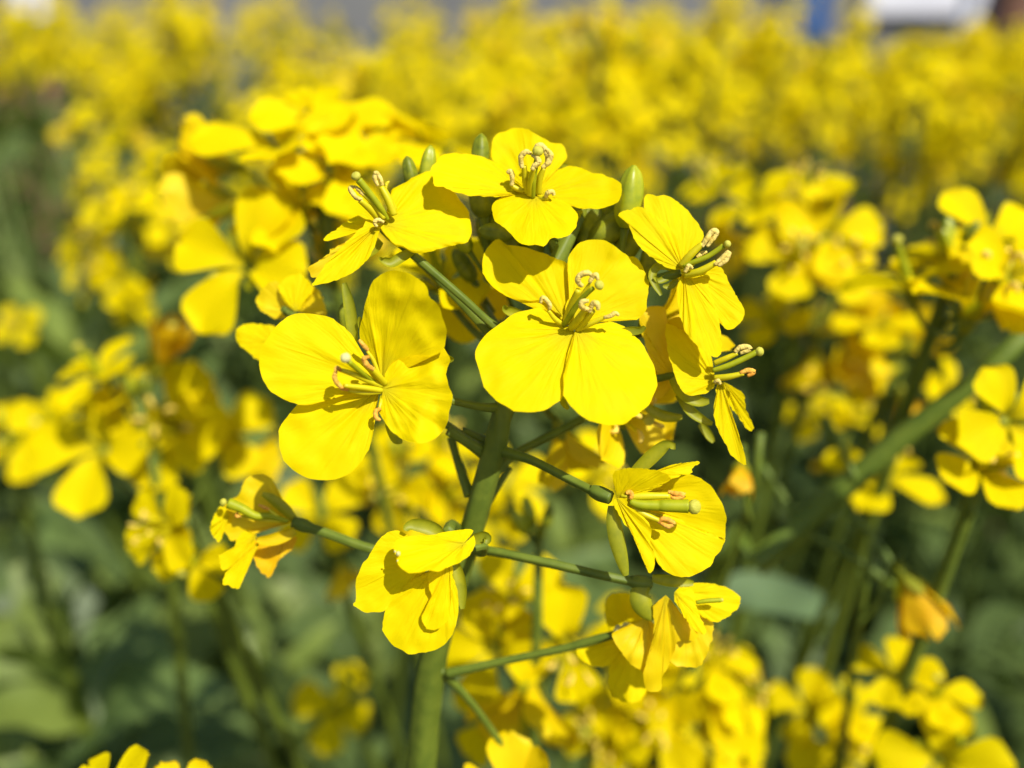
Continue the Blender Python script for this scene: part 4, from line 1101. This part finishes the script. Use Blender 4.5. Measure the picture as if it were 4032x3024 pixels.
mid_plant("bright head cut off by the right edge below the slanting stem", (2140, 960, 125), [
    (2190, 905, -4, 'open', .95, (.1, .2, 1)), (2120, 1000, 0, 'open', .85, (.0, .5, .8)), (2050, 1010, 3, 'open', .8, (-.6, .3, .6)), (2060, 960, 5, 'half', .8), (2190, 1000, 2, 'open', .85, (.4, .2, .8)),
    (2200, 1060, 4, 'half', 1)], buds=2, leaves=0)
mid_plant("crowded lower right head packed with bright open blooms", (1490, 1520, 135), [
    (1400, 1440, 0, 'open', 1), (1470, 1420, 0, 'open', 1), (1540, 1430, 0, 'open', 1), (1590, 1440, 4, 'open', .9), (1380, 1500, 0, 'open', 1), (1450, 1490, -3, 'open', 1), (1520, 1500, -4, 'open', 1.05),
    (1600, 1500, 0, 'open', .9), (1430, 1560, -3, 'open', 1.05), (1510, 1580, -4, 'open', 1.1), (1590, 1580, 0, 'open', 1), (1400, 1620, 0, 'open', 1), (1470, 1640, -2, 'open', 1.1), (1560, 1650, 0, 'half', 1),
    (1330, 1500, 4, 'open', .9), (1300, 1580, 6, 'open', 1), (1350, 1640, 6, 'open', 1), (1640, 1560, 4, 'open', .9), (1550, 1370, 6, 'open', .9), (1620, 1640, 4, 'half', 1), (1350, 1340, 8, 'open', .8)], buds=5, top_h=20, far=1.25, leaves=0)
mid_plant("head below the nodding bloom with hanging petals and yellow green buds", (1160, 1420, 138), [
    (1100, 1290, 8, 'open', 1, (-.2, .3, .9)), (1170, 1280, 6, 'open', 1, (.1, .3, .9)), (1230, 1400, 0, 'open', 1.1, (.2, -.2, .9)), (1250, 1480, -4, 'half', 1.3, (.1, -.6, .6)), (1140, 1500, 0, 'half', 1.3, (-.1, -.6, .6)),
    (1060, 1400, 4, 'open', 1, (-.4, .2, .8)), (1020, 1480, 4, 'half', 1.1), (1290, 1430, 2, 'open', 1), (1060, 1330, 10, 'open', .9), (1180, 1440, 6, 'half', 1), (1300, 1390, 8, 'open', .9), (990, 1340, 10, 'half', .9), (1120, 1400, 4, 'open', 1), (1190, 1340, 6, 'open', .9), (1190, 1560, 2, 'half', 1.1), (1060, 1560, 8, 'open', .9)], buds=5, top_h=25, far=1, leaves=0)
mid_plant("lower right cluster arching over a small leaf", (1820, 1560, 185), [
    (1740, 1530, 0, 'open', 1), (1790, 1500, 0, 'open', 1), (1840, 1540, 0, 'open', 1), (1870, 1590, 0, 'open', 1.1), (1820, 1630, -6, 'open', 1.2, (0, .2, 1)), (1880, 1650, 0, 'open', 1.1), (1690, 1540, 6, 'open', .8),
    (1850, 1510, 6, 'half', .9)], buds=3, far=1, leaves=0)
mid_plant("corner head at lower right trailing a string of lime green buds", (2060, 1600, 150), [
    (1930, 1450, 2, 'open', .8), (1980, 1475, 0, 'open', .9), (2020, 1500, 0, 'open', .8), (2030, 1645, -4, 'open', 1.1), (2090, 1650, -4, 'open', 1.0), (2000, 1640, 0, 'open', .9)], buds=9, top_h=2, far=1, leaves=0)
mid_plant("solitary deep orange bloom hanging alone over the dark soil", (1880, 1190, 142), [
    (1965, 1270, 0, 'with', 1.1, (.35, -.85, .2)), (1985, 1300, 2, 'with', .95, (.5, -.8, .3))], buds=0, leaves=0, top_h=4, stem_r=.9)
mid_plant("small orange bud like bloom beside the hanging narrow petal", (1640, 960, 130), [(1600, 1015, 0, 'with', .62, (-.2, -.9, .3))], buds=0, leaves=0, top_h=2, stem_r=.7)
mid_plant("soft yellow bunch seen between the main stem and the left bloom", (870, 1030, 215), [
    (840, 985, 0, 'open', 1), (900, 975, 0, 'open', 1.1), (950, 960, 4, 'open', 1), (850, 1060, 0, 'open', 1.1), (910, 1060, 0, 'open', 1.1), (830, 1120, 0, 'open', 1), (890, 1130, 0, 'half', 1), (970, 1070, 4, 'open', 1)], buds=2, far=0.85)
mid_plant("single bright bloom left of the stem under the big left flower", (690, 1090, 175), [(690, 1110, 0, 'open', 1.0, (.1, .3, 1)), (690, 1040, 6, 'half', .9), (740, 1230, 6, 'half', .8)], buds=0, leaves=2)
mid_plant("blooms right of the main stem under the central petals", (1060, 1060, 180), [
    (1100, 1040, 0, 'open', 1.1), (1060, 1130, 0, 'open', .9), (1290, 1020, 0, 'open', 1), (1350, 1000, 0, 'open', .9), (1120, 1100, 3, 'half', .8)], buds=0, leaves=3)
mid_plant("low yellow bloom with a green bud at bottom left of the stem", (760, 1520, 230), [(725, 1530, 0, 'open', 1.2, (0, .4, 1)), (745, 1500, 4, 'half', 1), (715, 1560, 3, 'half', .9)], buds=3, leaves=5)
mid_plant("three petals entering the frame at the bottom left corner", (280, 1790, 100), [
    (215, 1732, 0, 'open', .8, (-.3, .8, .5)), (300, 1742, 2, 'open', .7, (.3, .8, .4)), (385, 1740, 3, 'half', .6, (.3, .8, .4))], buds=0, leaves=0, top_h=-10)
mid_plant("amber petal entering at the bottom edge right of the stem", (1110, 1780, 110), [(1105, 1712, 0, 'half', .9, (0, .8, .5))], buds=0, leaves=0, top_h=-4)
mid_plant("small tangerine bloom at the bottom edge in the centre", (1270, 1640, 200), [(1270, 1610, 0, 'half', 1.1), (1270, 1650, 2, 'with', .9)], buds=0, leaves=3)
mid_plant("lone round yellow bloom at the left margin of the leaves", (45, 720, 330), [(40, 703, 0, 'open', 1.0, (0, .3, 1)), (50, 690, 5, 'half', .8)], buds=1, leaves=5)
mid_plant("small arched spray floating over the upper left greenery", (265, 320, 420), [(240, 300, 0, 'open', 1), (260, 295, 0, 'open', 1), (285, 305, 0, 'half', 1), (300, 315, 0, 'open', .9), (250, 310, 4, 'open', .8)], buds=0, leaves=5)

# the thick slanting stem at the right and its leaf
M_GLAUC = leafy("leaf_blue_green", (0.22, 0.32, 0.15), (0.17, 0.26, 0.11), 0.25, (0.9, 1.0, 0.4), 0.5, 0.03, None, 60, bump=0.3)
M_SLANT = solid("stem_slant_green", (0.13, 0.18, 0.018), (0.09, 0.14, 0.014), 0.5, 300, 0.3, 0.25)  # own green, close to that of the other stems
def slanting():
    pts = [(2300, 640, 135, 2.0), (2160, 780, 140, 2.4), (2000, 900, 145, 2.8), (1850, 1030, 150, 3.2), (1700, 1160, 156, 3.4), (1600, 1260, 162, 3.5), (1500, 1400, 175, 3.6)]
    P = [gW(x, y, d) for x, y, d, r in pts]
    foot = Vector((P[-1].x - 60, P[-1].y + 90, -5))
    t = thing("rape_plant", "leaning plant whose thick green stem slants across the right side", "flowering plant", foot)
    P = P + [P[-1].lerp(foot, .45) + Vector((-10, 0, 30)), foot]
    v, f, uv = tube(P, [r * .72 for *_, r in pts] + [3.8, 4.5], 14, 60, .03)
    place("stem", v, f, M_SLANT, t, foot, uv)
    for (x0, y0, x1, y1, d) in ((1830, 1100, 1935, 1230, 150), (1720, 1140, 1930, 1265, 155), (1780, 900, 1850, 1040, 152), (1640, 1000, 1730, 1140, 158)):
        v, f, uv = tube([gW(x0, y0, d), gW((x0 + x1) / 2, (y0 + y1) / 2 - 8, d - 2), gW(x1, y1, d - 4)], [.8, .7, .7], 8, 10)
        place("branch", v, f, M_SLANT, t, gW(x0, y0, d), uv)
    lf = sepal(t, 'g', [(1550, 1300, 222), (1610, 1285, 218), (1680, 1300, 212), (1740, 1312, 206), (1800, 1330, 202)], 26, .35, mat=M_GLAUC, side=(UP * .75 - FWD * .65).normalized())
    lf.name = "leaf"
slanting()

def leafy_plant(label, gx, gy, d, n, size, up):
    C = gW(gx, gy, d)
    foot = Vector((C.x, C.y + 25, -5))
    t = thing("young_plant", label, "leafy plant", foot)
    v, f, uv = tube([foot, foot.lerp(C, .5), C - Vector((0, 0, 40)), C], [4, 3.4, 2.6, 1.2], 8, 30)
    place("stem", v, f, M_STEM, t, foot, uv)
    for k in range(n):
        p = C - Vector((0, 0, 12 + k * 9.0))
        q = Quaternion((0, 0, 1), k * 2.4 + RND.uniform(-.4, .4)) @ Quaternion((0, 1, 0), -up + .07 * k + RND.uniform(-.15, .15)) @ Quaternion((1, 0, 0), RND.uniform(-.6, .6))
        link("leaf", LEAVES_F[(2, 0, 2, 0, 1, 3)[min(k, 5)]], t, (p - foot) * MM, q, size * RND.uniform(.85, 1.15) * (.75 + .05 * k))
leafy_plant("pale green plant with forked pointed leaves at the lower left edge", 120, 1330, 270, 9, .9, 1.0)
leafy_plant("leafy shoot left of the main stem below the nodding flower", 560, 1370, 330, 9, .8, .9)
leafy_plant("grey green plant low in the bottom left corner", 60, 1620, 290, 9, 1.0, .7)
leafy_plant("dim leafy plant in the shade beneath the three rounded petals", 360, 1480, 400, 10, 1.1, .5)
leafy_plant("leafy shoot close to the bottom edge left of the main stem", 640, 1560, 300, 8, .8, .9)
leafy_plant("leafy plant behind the ageing amber flower", 420, 1130, 420, 9, 1.1, .7)
leafy_plant("leafy plant seen right of the main stem near the bottom edge", 1000, 1560, 340, 9, .9, .7)
leafy_plant("blue green foliage between the central stem and the cup shaped bloom", 1230, 1150, 420, 10, 1.1, .6)
leafy_plant("tall leafy plant in the green gap at the far left", 150, 700, 430, 12, 1.1, .8)
leafy_plant("tall leafy plant below the little arched spray", 330, 420, 560, 12, 1.1, .7)

# ------------------------------------------------------------------ the field behind
def leaf_low(L, Wd, seed, droop):
    v, f = [], []
    n = 6
    for i in range(n + 1):
        s = i / n
        w = Wd * .5 * (math.sin(math.pi * (s * .97 + .03)) ** 0.7) * (1.15 - .35 * s)
        for t in (-1, 0, 1):
            v.append(Vector((L * s, w * t, -droop * L * s * s + .1 * L * math.sin(s * 2.4) + .22 * abs(t) * w)))
    for i in range(n):
        for j in range(2):
            a = i * 3 + j
            f.append((a, a + 1, a + 4, a + 3))
    return v, f

def proto_plant(seed):
    """returns list of (name, mesh data, location mm, quaternion, scale, children) describing a whole plant 1000 mm tall"""
    r = random.Random(seed)
    H = 1000.0
    parts = []
    heads = []
    b = MB()
    lean = Vector((r.uniform(-40, 40), r.uniform(-40, 40), H - 30))
    v, f, uv = tube([Vector((0, 0, 0)), Vector((lean.x * .2, lean.y * .2, H * .45)), Vector((lean.x * .7, lean.y * .7, H * .8)), lean], [5, 4, 2.5, 1.2], 6, 12)
    b.add(v, f)
    heads.append(lean)
    for k in range(r.randint(3, 4)):
        h = r.uniform(.45, .78)
        a = r.uniform(0, 6.28)
        s = Vector((lean.x * h * h, lean.y * h * h, H * h))
        rad = r.uniform(50, 130)
        e = Vector((s.x + math.cos(a) * rad, s.y + math.sin(a) * rad, H * r.uniform(.935, .995)))
        m = s.lerp(e, .45) + Vector((math.cos(a) * 18, math.sin(a) * 18, 0))
        v, f, uv = tube([s, m, e], [2.2, 1.7, 1.0], 5, 8)
        b.add(v, f)
        heads.append(e)
    parts.append(("stem", mesh("stem", b.v, b.f, M_STEMD), Vector((0, 0, 0)), Quaternion(), 1.0, []))
    for hd in heads:
        kids = []
        rb = MB()
        n = r.randint(8, 12)
        for i in range(n):
            s = i / n
            a = i * 2.4 + r.uniform(-.3, .3)
            tilt = .45 + 1.15 * s
            dirn = Vector((math.cos(a) * math.sin(tilt), math.sin(a) * math.sin(tilt), math.cos(tilt)))
            start = Vector((0, 0, -s * 52))
            L = r.uniform(14, 20)
            p = start + dirn * L + Vector((0, 0, 3))
            v, f, uv = tube([start, p - dirn * 3], [.6, .5], 4, 3)
            rb.add(v, f)
            kind = r.randrange(4) if r.random() > .07 * (1 + s) else 4
            kids.append(("flower", WHOLE[kind], p, face_quat(dirn + Vector((0, -.55, .4)), r.uniform(0, 6)), r.uniform(1.05, 1.35)))
        v, f, uv = tube([Vector((0, 0, -70)), Vector((0, 0, 4))], [1.3, .8], 5, 4)
        rb.add(v, f)
        for i in range(7):
            a = i * 2.4
            c = Vector((math.cos(a) * 1.3 * math.sqrt(i), math.sin(a) * 1.3 * math.sqrt(i), 6))
            v, f, uv = tube([c, c + Vector((c.x * .4, c.y * .4, 5))], [1.3, .9], 5, 4)
            rb.add(v, f, 1)
        parts.append(("flower_head", mesh("flower_head", rb.v, rb.f, [M_STEMD, M_BUDY], None, rb.m), hd, Quaternion((1, 0, 0), r.uniform(-.2, .2)), 1.0, kids))
    for k in range(13):
        h = r.uniform(.05, .88)
        a = k * 2.4 + r.uniform(-.5, .5)
        p = Vector((lean.x * h * h, lean.y * h * h, H * h))
        q = Quaternion((0, 0, 1), a) @ Quaternion((0, 1, 0), r.uniform(-1.0, -.1))
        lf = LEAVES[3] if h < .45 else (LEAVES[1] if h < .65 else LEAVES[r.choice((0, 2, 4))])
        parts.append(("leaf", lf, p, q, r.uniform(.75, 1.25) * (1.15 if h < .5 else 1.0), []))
    return parts

PROTOS = [proto_plant(100 + i) for i in range(10)]

def far_plant(x, y, h, proto, rz, label, group, bare=False):
    foot = Vector((x, y, -4))
    t = thing("rape_plant", label, "leafy plant" if bare else "flowering plant", foot, group)
    t.rotation_euler = (0, 0, rz)
    s = h / 1000.0
    t.scale = (1, 1, s)
    cs = (1, 1, 1 / s)
    for nm, me, loc, q, sc, kids in proto:
        if bare and nm == "flower_head":
            continue
        if nm == "stem":
            link(nm, me, t, loc * MM, q, sc)
            continue
        o = link(nm, me, t, loc * MM, q, (sc, sc, sc / s) if nm == "flower_head" else sc)
        for kn, km, kl, kq, ks in kids:
            link(kn, km, o, kl * MM, kq, ks)

def field():
    r = random.Random(5)
    spots = []
    tries = 0
    while len(spots) < 225 and tries < 20000:
        tries += 1
        y = 460 + 1900 * r.random() ** 1.35
        x = r.uniform(-1, 1) * (y * .72 + 120)
        if any((x - a) ** 2 + (y - b) ** 2 < (70 + .026 * y) ** 2 for a, b in spots):
            continue
        # the gap of bare dark soil at the lower right
        if .16 < x / y < .62 and y < 560:
            continue
        if noise.noise(Vector((x / 240, y / 240, 3.3))) > .22:
            continue
        spots.append((x, y))
    for i, (x, y) in enumerate(spots):
        ang = math.atan2(x, y)
        left = max(0.0, min(1.0, (-x / y - .12) / .35)) if y < 1500 else 0
        u = x / y
        e = r.uniform(-2.2, 3.5 if u > .3 else 5.6)
        bare = False
        if u < -.20:
            if y < 1000:
                bare = r.random() < .93
                e = r.uniform(-5.5, -2.0) if bare else r.uniform(-5, 0)
            else:
                bare = r.random() < .3
                e = r.uniform(-3, -.5) if bare else r.uniform(.4, 5.0)
        elif y < 800 and r.random() < .25:
            bare = True
            e = r.uniform(-6, -3)
        h = 1050 + math.tan(math.radians(e)) * y
        if bare:
            far_plant(x, y, h, PROTOS[i % 10], r.uniform(-.9, .9), "one of the leafy stalks without blooms that make up the green mass behind", "leafy stalks of the green mass behind", True)
        else:
            far_plant(x, y, h, PROTOS[i % 10], r.uniform(-.9, .9), "one of many yellow flowering plants massed out of focus in the field behind", "flowering plants of the field behind")
field()

def undergrowth():
    """leaves too many to count, filling the rows below the flower heads"""
    r = random.Random(8)
    b = MB()
    base = [leaf_low(r.uniform(60, 150), r.uniform(20, 60), i, r.uniform(.1, .5)) for i in range(8)]
    for i in range(9000):
        if i < 900:
            # unseen field leaves added right of the frame to shade the bare soil
            x, y, z = r.uniform(720, 1500), r.uniform(100, 1050), r.uniform(300, 1000)
            if x < .74 * y + 130:
                continue
        else:
            y = 250 + 2900 * r.random() ** 1.2
            x = r.uniform(-1, 1) * (y * .78 + 150)
            top = 950 if y > 700 else 684 + .38 * y
            if x / y < -.15:
                top += 35
            z = r.uniform(20, top) if y < 1300 else r.uniform(500, 1010 + .045 * y)
            if .12 < x / y < .8 and 300 < y < 1350 and (z > 700 or y < 900 or r.random() < .6):
                continue
        v, f = base[r.randrange(8)]
        M = (Quaternion((0, 0, 1), r.uniform(0, 6.28)) @ Quaternion((0, 1, 0), r.uniform(-1.1, .5)) @ Quaternion((1, 0, 0), r.uniform(-.5, .5))).to_matrix()
        s = r.uniform(.30, .75)
        o = Vector((x, y, z))
        b.add([M @ (p * s) + o for p in v], f, 0 if r.random() < .6 else 1)
    o = place("undergrowth_leaves", b.v, b.f, [M_LEAF, M_LEAFY], None, Vector((0, 1000, 0)), None, b.m)
    o['kind'] = 'stuff'
undergrowth()
